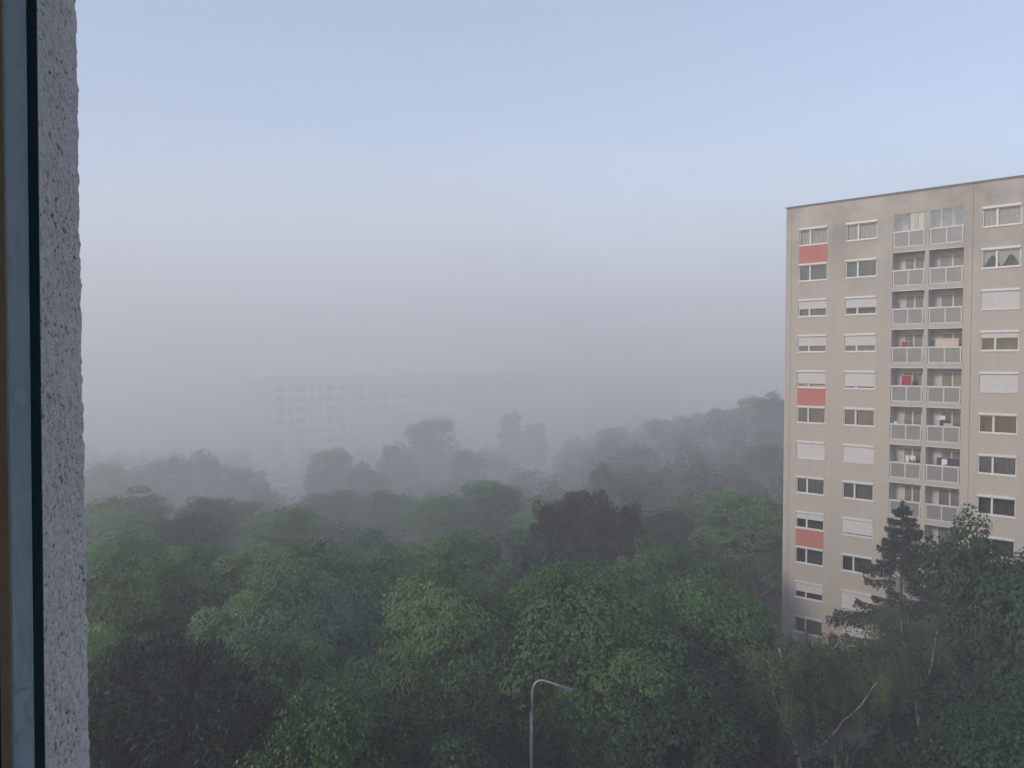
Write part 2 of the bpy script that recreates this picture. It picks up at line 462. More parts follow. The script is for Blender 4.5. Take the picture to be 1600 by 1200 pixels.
# kind -> (name, seed, H, W, crown base, clumps, leaves per clump, leaf size, style, leaf material)
SPEC = {
    'locust_a': ('locust_tree', 11, 13, 8.5, 0.22, 120, 297, 0.245, 'locust', 'l_locust'),
    'locust_b': ('locust_tree', 12, 13, 8.5, 0.20, 105, 332, 0.245, 'locust', 'l_locust'),
    'locust_c': ('locust_tree', 13, 12, 8.0, 0.18, 95, 332, 0.23, 'locust', 'l_lime'),
    'locust_d': ('locust_tree', 14, 12, 8.0, 0.18, 100, 332, 0.23, 'locust', 'l_blue'),
    'maple_a': ('maple_tree', 21, 14, 9.0, 0.16, 125, 297, 0.194, 'maple', 'l_maple'),
    'maple_b': ('maple_tree', 22, 14, 8.0, 0.14, 110, 315, 0.194, 'maple', 'l_maple'),
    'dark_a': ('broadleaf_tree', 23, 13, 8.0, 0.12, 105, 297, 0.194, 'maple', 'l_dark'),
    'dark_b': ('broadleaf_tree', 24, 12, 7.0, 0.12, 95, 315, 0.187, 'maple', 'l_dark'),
    'lime_a': ('broadleaf_tree', 25, 12, 7.0, 0.12, 95, 315, 0.194, 'maple', 'l_lime'),
    'blue_a': ('broadleaf_tree', 26, 12, 7.0, 0.12, 95, 315, 0.194, 'maple', 'l_blue'),
    'pine_a': ('pine_tree', 31, 14, 8.0, 0.18, 95, 332, 0.302, 'pine', 'l_pine'),
    'pine_b': ('pine_tree', 32, 14, 5.0, 0.15, 80, 297, 0.274, 'pine', 'l_pine'),
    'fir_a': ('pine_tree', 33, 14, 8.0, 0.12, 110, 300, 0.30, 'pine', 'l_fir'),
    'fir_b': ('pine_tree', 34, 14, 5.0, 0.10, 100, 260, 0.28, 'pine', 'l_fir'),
    'tip': ('fruit_tree', 41, 7.5, 5.2, 0.12, 130, 230, 0.115, 'maple', 'l_tip'),
    'poplar': ('poplar_tree', 42, 18, 5.0, 0.0, 230, 150, 0.3, 'maple', 'l_dark'),
    'olive': ('willow_tree', 43, 5.5, 4.0, 0.12, 80, 150, 0.17, 'locust', 'l_olive'),
    'shrub': ('shrub', 44, 3.2, 3.4, 0.02, 55, 130, 0.17, 'maple', 'l_dark'),
    'shrub_l': ('shrub', 45, 3.0, 3.4, 0.02, 55, 130, 0.16, 'locust', 'l_birch'),
    'yew': ('juniper', 46, 4.0, 2.0, 0.02, 60, 130, 0.2, 'pine', 'l_pine'),
}


def plant(kind, px, ytop, Y, w, label, group='trees of the wood below the window', cat='tree'):
    if kind not in PROTO:
        sp = SPEC[kind]
        PROTO[kind] = make_broadleaf(sp[0], *sp[1:9], M[sp[9]])
    root = PROTO[kind] if kind not in USED else copy_tree(PROTO[kind])
    USED.add(kind)
    if group in (G1, G2):
        Y2 = float(np.interp(Y, DEPTH_IN, DEPTH_OUT)); w *= (Y2 / Y) ** (0.9 if Y2 < Y else 0.2) * (0.8 if Y2 > 100 else 1); Y = Y2
    p = at(px, ytop, Y); gz = float(ground_z(p.x, p.y)) - 0.1
    if group == G2 and Y > 95:
        gz -= 2.5                                             # these stand in hollows of the wood floor
    h = p.z - gz
    H, W = SPEC[kind][2], SPEC[kind][3]
    sw = w / W
    root.location = (p.x, p.y, gz); root.rotation_euler = (0, 0, random.uniform(0, 6.28))
    root.scale = (sw, sw, h / H)
    tag(root, label, cat, group)
    return root


TREES = [
    # kind, px, ytop, Y, width, label
    ('locust_c', 185, 876, 44, 9.0, 'yellowish feathery tree touching the rough plaster edge, crown lit at the top'),
    ('locust_a', 246, 866, 49, 6.5, 'fresh green feathery tree just beside the yellowish one near the plaster edge'),
    ('locust_b', 175, 815, 62, 10, 'pale misty tree directly above the yellowish tree by the plaster edge'),
    ('locust_a', 305, 846, 56, 8, 'round misty tree rising at the lip of the dark hollow in the wood'),
    ('locust_b', 405, 834, 58, 9.5, 'broad misty feathery tree between the dark hollow and the domed one'),
    ('locust_a', 492, 846, 53, 9.5, 'wide grey-green tree with many layered sprays in the middle rows of the wood'),
    ('dark_a', 318, 905, 47, 7, 'shadowed dark tree in the hollow below the round misty tree'),
    ('locust_b', 388, 905, 45, 8, 'feathery tree with sprays stepping down beside the shadowed dark tree'),
    ('locust_d', 455, 908, 42, 8, 'greyish feathery tree in front of the wide tree with layered sprays'),
    ('locust_b', 205, 948, 38, 8.5, 'deep green tree below the yellowish tree, half hidden by the plaster edge'),
    ('locust_a', 415, 990, 36, 7.5, 'tree with light clumps above a dark gap, uphill of the pale-tipped fruit tree'),
    ('locust_d', 400, 1058, 31, 5.5, 'small bright clumpy tree right behind the pale-tipped fruit tree'),
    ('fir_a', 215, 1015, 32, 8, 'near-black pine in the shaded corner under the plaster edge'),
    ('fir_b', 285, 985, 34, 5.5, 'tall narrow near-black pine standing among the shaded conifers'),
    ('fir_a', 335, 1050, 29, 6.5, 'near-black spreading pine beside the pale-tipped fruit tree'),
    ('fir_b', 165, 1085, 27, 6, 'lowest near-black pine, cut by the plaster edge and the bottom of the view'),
    ('locust_d', 577, 822, 63, 6.5, 'small smooth-domed misty tree between two wide feathery crowns'),
    ('locust_a', 612, 852, 54, 8, 'feathery tree in front of the smooth-domed misty tree'),
    ('locust_b', 700, 812, 63, 9.5, 'wide misty tree with a raised shoulder, behind the tall domed locust'),
    ('locust_a', 702, 884, 44, 9.0, 'tall domed locust in the middle of the wood with long hanging sprays'),
    ('locust_d', 566, 905, 46, 8, 'soft grey-green tree tucked against the tall domed locust'),
    ('locust_c', 782, 884, 47, 6.5, 'tree with a brownish sunlit top between the domed locust and the maples'),
    ('lime_a', 636, 1016, 34, 5.2, 'compact yellow-green tree standing out against dark gaps'),
    ('locust_b', 560, 985, 39, 7.5, 'tree with reddish tinged shade above the compact yellow-green tree'),
    ('blue_a', 510, 1066, 31, 6.5, 'bluish green tree just behind the crown of the pale-tipped fruit tree'),
    ('blue_a', 815, 822, 61, 5.5, 'pale bluish tree hugging the side of the big brown pine'),
    ('maple_b', 1000, 842, 56, 6, 'maple with a squarish lit top next to the foot of the brown pine'),
    ('maple_a', 862, 878, 46, 7.5, 'dense maple in front of the brown pine, crown split in lobes'),
    ('maple_a', 930, 884, 42, 9.5, 'largest green maple of the wood, above the street lamp'),
    ('maple_b', 1062, 850, 57, 7, 'maple with a ragged lit top, halfway between brown pine and tower'),
    ('lime_a', 1112, 832, 60, 7, 'olive green tree in front of the layered tree beside the tower'),
    ('maple_a', 1110, 895, 46, 8.6, 'broad dark maple filling the space up to the tower corner'),
    ('dark_a', 1145, 945, 47, 5.5, 'dark tree just before the lower corner of the tower'),
    ('maple_b', 1010, 985, 38, 8, 'maple with a bright drooping spray, between the street lamp and the birch'),
    ('maple_b', 880, 975, 47, 8.5, 'maple directly above the arm of the street lamp'),
    ('dark_b', 765, 985, 48, 8.5, 'dark green tree under the tree with the brownish top'),
    ('dark_a', 690, 1065, 32, 6, 'low dark tree to one side of the compact yellow-green tree'),
    ('maple_a', 790, 1085, 44, 6.5, 'low maple whose crown ends just beside the lamp pole'),
    ('maple_b', 930, 1110, 44, 7.5, 'low maple under the lamp head'),
    ('dark_a', 1050, 1060, 33, 7.5, 'dark tree bordering the grey garage roof'),
    ('dark_b', 1095, 990, 40, 8, 'shadowed tree behind the small willow by the garage roof'),
    ('dark_b', 625, 1120, 27, 5.5, 'dark bluish tree at the bottom edge beside the pale-tipped fruit tree'),
    ('maple_a', 860, 1140, 44, 6.5, 'low shaded maple behind the lamp pole, its crown the lowest around the pole'),
    ('dark_a', 1015, 1140, 34, 6, 'darkest low tree between the lamp pole and the garage'),
    ('dark_b', 710, 1165, 25, 5, 'dark crown sinking below the bottom edge under the yellow-green tree'),
    ('dark_b', 1535, 797, 44, 6.6, 'tall dark leafy tree in front of the tower with a pointed top'),
    ('dark_a', 1612, 835, 42, 7.4, 'dark leafy tree cut by the picture border, crown in front of the tower windows'),
    ('dark_a', 1515, 985, 50, 8.0, 'dark round tree at the foot of the tall pointed tree by the tower'),
    ('dark_b', 1575, 1030, 36, 7.5, 'dark tree under the leafy tree that the picture border cuts'),
    ('dark_a', 1540, 1080, 32, 5.0, 'low dark green tree at the outer side of the slender birch'),
    ('dark_b', 1590, 1100, 29, 6.5, 'dark low tree in the bottom corner below the tower'),
    ('dark_b', 1485, 1140, 32, 3.2, 'small dark tree at the foot of the slender birch'),
]
for k, px, yt, Y, w, lb in TREES:
    plant(k, px, yt, Y, w, lb, G1)
plant('tip', 470, 1092, 23.5, 5.2, 'deep green fruit tree with pale leaf tips at the bottom edge', 'small trees in front of the wood')
plant('olive', 1155, 1092, 34, 4.6, 'small drooping grey-green willow beside the garage roof', 'small willows at the garage')
plant('olive', 1085, 1146, 31, 3.6, 'smaller grey-green willow in front of the corner of the garage', 'small willows at the garage')
plant('yew', 1308, 995, 47, 2.6, 'dark purplish juniper against the pale tower foot', 'shrubs at the tower foot', 'shrub')
plant('shrub_l', 1226, 996, 46, 2.0, 'thin light-leaved shrub at the tower corner', 'shrubs at the tower foot', 'shrub')
plant('shrub', 1345, 1018, 43, 4.2, 'dark shrub below the spruce', 'shrubs at the tower foot', 'shrub')
plant('shrub', 1395, 1150, 33, 3.6, 'dark shrub between the two birches', 'shrubs at the garage', 'shrub')
plant('shrub', 1312, 1180, 29, 2.6, 'low shrub in front of the leaning birch limb', 'shrubs at the garage', 'shrub')
plant('pine_a', 912, 770, 67, 8.4, 'big dark brownish pine rising above the maples in the middle distance', 'brown pines')
plant('pine_b', 851, 783, 66, 3.6, 'narrow spire of pine on the lamp-post side of the big brown pine', 'brown pines')
plant('pine_b', 986, 785, 70, 4.0, 'narrow misty pine on the tower side of the big brown pine', 'brown pines')
FOG = [
    ('locust_a', 165, 722, 100, 11, 'faint grey tree in the fog just past the plaster edge'),
    ('dark_a', 250, 712, 106, 11, 'faint grey tree in the fog second from the plaster edge'),
    ('dark_b', 320, 704, 108, 9, 'faint tree with the highest top between plaster edge and long block'),
    ('maple_b', 388, 730, 104, 9, 'faint tree in front of the cream end wall of the long block'),
    ('locust_b', 190, 765, 80, 10, 'misty green tree behind the pale tree near the plaster edge'),
    ('dark_a', 275, 800, 76, 9, 'dark blurred tree on the far side of the dark hollow'),
    ('locust_b', 430, 784, 78, 10.5, 'misty green dome below the blue corner of the long block'),
    ('dark_a', 345, 775, 84, 9, 'blue-grey blurred tree between the dark hollow and the misty green dome'),
    ('maple_a', 512, 700, 108, 10, 'rounded grey tree hiding the lower windows of the long block'),
    ('dark_b', 575, 722, 104, 9, 'lower grey tree joined to the rounded one in front of the long block'),
    ('maple_b', 622, 690, 112, 9, 'grey tree on the slope of the highest crown before the long block'),
    ('maple_a', 668, 652, 122, 14, 'highest broad grey crown in front of the long block'),
    ('dark_a', 730, 700, 114, 9, 'grey tree on the car side of the highest broad crown'),
    ('dark_a', 520, 762, 92, 10, 'dim tree below the rounded grey tree, nearly lost in fog'),
    ('maple_b', 606, 768, 88, 9, 'dim tree below the highest crown, nearly lost in fog'),
    ('locust_a', 690, 772, 84, 9, 'misty greenish tree behind the wide tree with a raised shoulder'),
    ('maple_a', 765, 748, 88, 9, 'misty brownish green tree below and before the white car'),
    ('poplar', 799, 640, 158, 6.5, 'slim pointed grey poplar in front of the long block'),
    ('poplar', 836, 658, 164, 7.5, 'second, broader grey poplar at the end of the long block'),
    ('locust_b', 860, 778, 84, 9, 'misty green tree behind the narrow pine spire'),
    ('dark_b', 942, 722, 104, 5.5, 'small upright grey tree alone in the fog beyond the brown pine'),
    ('dark_a', 985, 742, 104, 9, 'blurred grey tree next to the small upright one beyond the brown pine'),
    ('maple_a', 1040, 655, 140, 12, 'grey tree in front of the cream house in the fog'),
    ('dark_a', 958, 664, 150, 9, 'grey tree on the poplar side of the cream house'),
    ('maple_b', 1090, 650, 140, 12, 'grey crown on the low end of the misty hillside'),
    ('dark_a', 1135, 636, 136, 11, 'grey crown halfway up the misty hillside'),
    ('maple_a', 1180, 618, 130, 11, 'high grey crown on the misty hillside near the tower'),
    ('dark_b', 1216, 612, 122, 11, 'highest grey crown of the hillside, cut by the tower edge'),
    ('maple_b', 1055, 722, 118, 10, 'lower grey crown at the bottom of the misty hillside'),
    ('dark_a', 1120, 700, 116, 10, 'lower grey crown in the middle of the misty hillside'),
    ('maple_a', 1195, 694, 106, 10, 'lower grey crown of the hillside beside the tower'),
    ('locust_b', 1185, 757, 72, 11, 'layered olive tree with flat sprays beside the tower'),
    ('dark_b', 1050, 795, 82, 8, 'blurred tree behind the ragged-topped maple'),
    ('maple_b', 1105, 765, 84, 8, 'misty tree between the ragged-topped maple and the layered olive tree'),
]
for k, px, yt, Y, w, lb in FOG:
    plant(k, px, yt, Y, w, lb, G2)


# --- spruce with sparse drooping boughs
def spruce(px, ytop, Y, label):
    p = at(px, ytop, Y); gz = float(ground_z(p.x, p.y)) - 0.1; H = p.z - gz
    root = empty('spruce_tree', (p.x, p.y, gz))
    g = np.random.default_rng(5)
    mb = MB(); out = []
    mb.tube([(0, 0, H * t) for t in np.linspace(0, 1, 7)], [0.24 * (1 - 0.96 * t) + 0.01 for t in np.linspace(0, 1, 7)], 8)
    z = H - 0.35
    while z > 1.5:
        t = (H - z) / H
        n = 4 if t < 0.15 else 5
        a0 = g.uniform(0, 6.28)
        for k in range(n):
            if t > 0.2 and g.uniform() < 0.22:
                continue
            a = a0 + k * 6.283 / n + g.normal() * 0.2
            L = (0.28 + 7.2 * t ** 0.85) * g.uniform(0.5, 1.2); L = min(L, 4.6)
            dx, dy = math.cos(a), math.sin(a)
            zz = z + g.normal() * 0.12
            pts = []
            for s in np.linspace(0, 1, 7):
                droop = -0.42 * L * s ** 1.2 * (0.35 + t) + 0.22 * L * s ** 3
                pts.append(Vector((dx * L * s, dy * L * s, zz + droop)))
            mb.tube(pts, [0.045 * (1 - 0.85 * s) * (0.5 + t) for s in np.linspace(0, 1, 7)], 4, cap=False)
            m = int(45 + 110 * L)
            s = g.uniform(0.12, 1.0, m) ** 0.8
            base = np.stack([np.interp(s, np.linspace(0, 1, 7), [q[i] for q in pts]) for i in range(3)], 1)
            side = np.array([-dy, dx, 0])
            off = g.normal(size=(m, 1)) * 0.16 * L ** 0.6 * (1.1 - s[:, None] * 0.6)
            c = base + side * off
            hang = g.uniform(0, 1, m) ** 1.5 * (0.12 + 0.16 * L ** 0.7)
            c[:, 2] -= hang + np.abs(off[:, 0]) * 0.35
            nrm = unit(g.normal(size=(m, 3)) + np.array([dx, dy, 0.3]) * 0.6)
            ax = np.array([dx * 0.5, dy * 0.5, -0.75]) + g.normal(size=(m, 3)) * 0.45
            ll = g.uniform(0.16, 0.34, m)
            out.append(leaves(c, nrm, ax, ll, ll * 0.36))
        z -= g.uniform(0.38, 0.62)
    m = 160
    c = np.stack([g.normal(size=m) * 0.06, g.normal(size=m) * 0.06, H - g.uniform(0, 0.9, m)], 1)
    out.append(leaves(c, unit(g.normal(size=(m, 3))), np.array([0, 0, 1.0]) + g.normal(size=(m, 3)) * 0.6, np.full(m, 0.22), np.full(m, 0.08)))
    mb.build('trunk', M['bark'], root, True)
    np_mesh('crown', np.concatenate(out), 4, M['l_spruce'], root)
    tag(root, label, 'tree')
    return root


spruce(1411, 782, 49, 'dark spruce with sparse drooping boughs in front of the tower loggias')


# --- birches: pale stems, thin hanging strands of small leaves
def birch(Y, limbs, label, seed, droop=1.0, dens=1.0, extra=()):
    """limbs: list of (radius at start, [(px, py, depth offset) ...]); the first limb starts the trunk"""
    g = np.random.default_rng(seed)
    first = limbs[0][1][0]
    p0 = at(first[0], first[1], Y + first[2]); gz = float(ground_z(p0.x, p0.y)) - 0.1
    org = Vector((p0.x, p0.y, gz))
    root = empty('birch_tree', org)
    mb = MB(); paths = []
    for r, pts in limbs:
        pp = [at(a, b, Y + c) - org for a, b, c in pts]
        if pts is limbs[0][1] or r >= 0.09:
            pp = [Vector((pp[0].x, pp[0].y, 0.0))] + pp
        # smooth the polyline a little with slight wander
        q = []
        for i in range(len(pp) - 1):
            for s in (0, 0.33, 0.67):
                w = pp[i].lerp(pp[i + 1], s)
                if s:
                    w += Vector((g.normal(), g.normal(), g.normal())) * 0.03
                q.append(w)
        q.append(pp[-1])
        n = len(q)
        mb.tube(q, [r * (1 - 0.85 * i / (n - 1)) for i in range(n)], 7)
        paths.append((q, r))
    out = []
    q0z = max(p.z for q, r in paths for p in q)
    for q, r in paths:
        n = len(q)
        Lp = sum((q[i + 1] - q[i]).length for i in range(n - 1))
        k = int(Lp * 5.0 * dens)
        for _ in range(k):
            s = g.uniform(0.3, 1.0) ** 0.75 * (n - 1); i = min(int(s), n - 2)
            st = q[i].lerp(q[i + 1], s - i)
            if st.z < 0.42 * q0z or (st.z < 0.65 * q0z and g.uniform() < 0.6):
                continue
            a = g.uniform(0, 6.28); L = g.uniform(0.7, 2.0)
            if math.sin(a) < -0.2 and st.z < 0.75 * q0z and g.uniform() < 0.75:
                a = -a                                        # turned to the back: strands hang thinner over the stems, which stay in view
            tip = st + Vector((math.cos(a) * L, math.sin(a) * L, L * g.uniform(0.1, 0.65)))
            mid = st.lerp(tip, 0.55) + Vector((0, 0, 0.15 * L))
            mb.tube([st, mid, tip], [0.013, 0.009, 0.004], 4, 1, cap=False)
            # hanging strands along the twig
            for _s in range(int(6 + L * 4)):
                f = g.uniform(0.25, 1.0)
                b = st.lerp(mid, f * 2) if f < 0.5 else mid.lerp(tip, f * 2 - 1)
                hl = g.uniform(0.3, 1.5) * droop
                m = int(8 + hl * 14)
                tt = np.sort(g.uniform(0, 1, m))
                c = np.array(b)[None, :] + np.stack([g.normal(size=m) * 0.09 + tt * g.normal() * 0.2, g.normal(size=m) * 0.09 + tt * g.normal() * 0.2, -tt * hl], 1)
                kp = (c[:, 2] > q0z * g.uniform(0.36, 0.56, m)) & (c[:, 2] < q0z + 0.15)
                kp &= ~((np.abs(c[:, 0]) < 0.32) & (c[:, 1] < 0.4) & (c[:, 2] < 0.86 * q0z) & (g.uniform(size=m) < 0.85))
                for e_ in extra:
                    w_ = at(*e_) - org
                    kp &= ~((np.abs(c[:, 0] - w_.x) < 0.45) & (c[:, 2] > w_.z - 0.10))
                c = c[kp]; m = len(c)
                if m < 2:
                    continue
                nrm = unit(g.normal(size=(m, 3)))
                ax = np.array([0, 0, -1.0]) + g.normal(size=(m, 3)) * 0.6
                ll = g.uniform(0.06, 0.115, m)
                out.append(leaves(c, nrm, ax, ll, ll * 0.72))
    mb.build('trunk', [M['birch'], M['twig']], root, True)
    np_mesh('crown', np.concatenate(out), 4, M['l_birch'], root)
    tag(root, label, 'tree', 'birches in front of the tower')
    return root


birch(33, [
    (0.17, [(1272, 1200, 0), (1276, 1165, 0), (1279, 1150, 0), (1276, 1120, .2), (1274, 1060, .4), (1275, 1030, .4), (1270, 1004, .5)]),
    (0.07, [(1274, 1075, .3), (1284, 1052, .5), (1296, 1020, .8), (1310, 1002, 1.0)]),
    (0.055, [(1283, 1166, 0), (1300, 1150, -.3), (1312, 1134, -.5), (1340, 1107, -.8), (1358, 1084, -1.0), (1376, 1058, -1.2)]),
    (0.06, [(1281, 1162, 0), (1292, 1138, .5), (1300, 1115, .8), (1305, 1090, 1.1), (1312, 1050, 1.2)]),
    (0.05, [(1292, 1138, .5), (1308, 1118, .9), (1322, 1104, 1.3), (1336, 1080, 1.6)]),
    (0.05, [(1274, 1078, .4), (1262, 1060, .9), (1250, 1042, 1.3), (1238, 1015, 1.5)]),
    (0.035, [(1274, 1046, .4), (1268, 1030, .2), (1263, 1018, 0), (1262, 1008, 0)]),
], 'birch with several white stems spreading from a low fork over the garage roof', 51, 1.0, 0.75, [(1263, 1010, 33.0)])
birch(32, [
    (0.10, [(1252, 1200, 0), (1244, 1172, 0), (1237, 1146, .2), (1233, 1118, .4), (1231, 1085, .5), (1224, 1040, .6), (1218, 1012, .6)]),
    (0.05, [(1238, 1150, .2), (1222, 1122, -.5), (1214, 1098, -.9), (1206, 1060, -1.2), (1200, 1030, -1.3)]),
    (0.04, [(1232, 1100, .4), (1252, 1075, .9), (1256, 1045, 1.1)]),
], 'thin-stemmed birch next to the several-stemmed one, on its garage side', 52, 1.1, 0.9, [(1263, 1010, 33.0)])
birch(36.5, [
    (0.15, [(1441, 1190, 0), (1440, 1145, 0), (1436, 1120, 0), (1432, 1085, .2), (1430, 1060, .3), (1418, 1025, .6), (1412, 1000, .7), (1408, 968, .8)]),
    (0.07, [(1438, 1115, 0), (1444, 1085, -.3), (1450, 1058, -.5), (1459, 1018, -.8), (1466, 985, -1.0)]),
    (0.06, [(1444, 1150, 0), (1452, 1122, .5), (1462, 1100, .9), (1475, 1070, 1.2)]),
    (0.06, [(1430, 1060, .3), (1428, 1030, 1.0), (1426, 1000, 1.4), (1420, 965, 1.6)]),
    (0.05, [(1431, 1075, .2), (1405, 1040, -.5), (1392, 1015, -.9)]),
], 'slender birch with an olive crown in front of the spruce', 53, 0.9, 1.0)


# --- pigeon on the topmost twig of the several-stemmed birch
def pigeon():
    top = at(1263, 1010, 33.0)
    root = empty('bird', top + Vector((0, 0, 0.0)))
    tilt = R(62)                                              # body axis, head up towards the tower
    ax = Vector((-math.cos(tilt) * 0.9, -0.1, math.sin(tilt))).normalized()
    sd = Vector((0, 1, 0)); up = ax.cross(sd).normalized(); sd = up.cross(ax).normalized()

    def ring(s, ra, rb, off=0.0, n=12):
        c = ax * s + up * off + Vector((0, 0, 0.16))
        return [c + sd * (ra * math.cos(2 * math.pi * k / n)) + up * (rb * math.sin(2 * math.pi * k / n)) for k in range(n)]
    b = MB()
    b.loft([ring(-0.36, .022, .008), ring(-0.24, .036, .014), ring(-0.15, .055, .04), ring(-0.05, .085, .078), ring(0.04, .095, .092), ring(0.12, .075, .078),
            ring(0.17, .047, .05, .0), ring(0.205, .042, .044, -.012), ring(0.235, .044, .046, -.022), ring(0.262, .03, .034, -.03), ring(0.275, .010, .012, -.034)])
    body = b.build('body', M['pigeon'], root, True)
    for s in (-1, 1):
        w = MB()
        w.loft([[c + sd * s * 0.082 for c in ring(q, .014, h, -.012, 8)] for q, h in ((-0.27, .012), (-0.15, .038), (-0.02, .062), (0.08, .056), (0.12, .02))])
        w.build('wing', M['pigeon_dark'], root, True)
    k = MB(); c = ax * 0.25 + up * -.035 + Vector((0, 0, 0.16)); d = (ax * 0.35 - up).normalized()
    k.tube([c + d * .03, c + d * .062], [.010, .003], 6); k.build('beak', M['beak'], root)
    for s in (-1, 1):
        l = MB(); l.tube([Vector((0.0, s * .03, 0.10)), Vector((0.01, s * .025, 0.0))], [.008, .006], 5); l.build('leg', M['beak'], root)
    tag(root, 'dark grey pigeon perched on the top twig of the several-stemmed birch', 'bird')


pigeon()


# --- undergrowth between the trees
def leaf_mass(name, n, y0, y1, size, height, k, leaf, mat, label, seed):
    g = np.random.default_rng(seed); out = []; c_ = 0
    while c_ < n:
        Y = y0 + (y1 - y0) * g.uniform() ** 0.8; X = g.uniform(-0.74, 0.74) * Y
        if 7 < X < 23 and 29 < Y < 48:
            continue
        if X > 0.3 * Y and 50 < Y < 80:
            continue
        if Y > 112 and ((Y > 130 and abs(X - 0.034 * Y) < 4.5) or abs(X + 0.308 * Y) < 6):
            continue
        c_ += 1
        z0 = float(ground_z(X, Y)); s = g.uniform(*size); hh = g.uniform(*height)
        q = unit(g.normal(size=(k, 3))) * g.uniform(0.4, 1, size=(k, 1)) * np.array([s, s, s * 0.8])
        c = np.array([X, Y, z0 + hh * 0.6]) + q
        nrm = unit(unit(q) * 0.5 + np.array([0, 0, 0.8]) + g.normal(size=(k, 3)) * 0.4)
        L = g.uniform(0.7, 1.4, k) * leaf
        out.append(leaves(c, nrm, g.normal(size=(k, 3)), L, L * 0.7))
    o = np_mesh(name, np.concatenate(out), 4, mat)
    tag(o, label, name.replace('_', ' '), kind='stuff')


leaf_mass('undergrowth', 650, 17, 80, (1.0, 2.2), (0.6, 3.6), 110, 0.28, M['l_under'], 'dark bushy undergrowth filling the gaps between the tree trunks', 77)
leaf_mass('far_wood', 1900, 80, 184, (1.7, 3.1), (2.0, 11.0), 300, 0.46, M['l_dark'], 'continuous far wood of small crowns melting into the fog', 78)


# ------------------------------------------------------------------ ground and roads
def sheet(name, x0, x1, y0, y1, nx, ny, lift, mat):
    xs = np.linspace(x0, x1, nx + 1); ys = np.linspace(y0, y1, ny + 1)
    X, Y = np.meshgrid(xs, ys); Z = ground_z(X, Y) + lift
    mb = MB()
    v = np.stack([X.ravel(), Y.ravel(), Z.ravel()], 1).tolist()
    f = [(j * (nx + 1) + i, j * (nx + 1) + i + 1, (j + 1) * (nx + 1) + i + 1, (j + 1) * (nx + 1) + i) for j in range(ny) for i in range(nx)]
    mb.add(v, f)
    return tag(mb.build(name, mat, None, True), kind='structure')


sheet('ground', -420, 420, -60, 480, 120, 90, 0.0, M['ground'])
sheet('road', -70, 60, 203, 211, 40, 4, 0.03, M['asphalt'])
sheet('grass_verge', -10, 22, 190, 202.6, 16, 6, 0.03, M['grass'])
sheet('car_park', -60, -38, 158, 172, 12, 8, 0.03, M['asphalt'])


# ------------------------------------------------------------------ apartment tower
ANG = 0.7327
T_ORG = Vector((21.957, 60.631, -26.6))
tower = empty('apartment_tower', T_ORG, -ANG)
tag(tower, 'beige twelve-storey apartment tower with coral panels and a column of glazed loggias', 'apartment building')
ZB = -T_ORG.z                                           # local z = world z + ZB
U_END, D_END = 26.0, 12.5
ZR = 12.284 + ZB
WIN = [(1.05, 3.239), (4.614, 6.839), (13.546, 15.77), (17.15, 19.37)]
LOG = [(7.91, 10.04), (10.308, 12.458)]
ROWS = 12


def wtop(k):
    return 10.618 - 2.8 * k + ZB


def ltop(k):
    return 10.83 - 2.8 * k + ZB


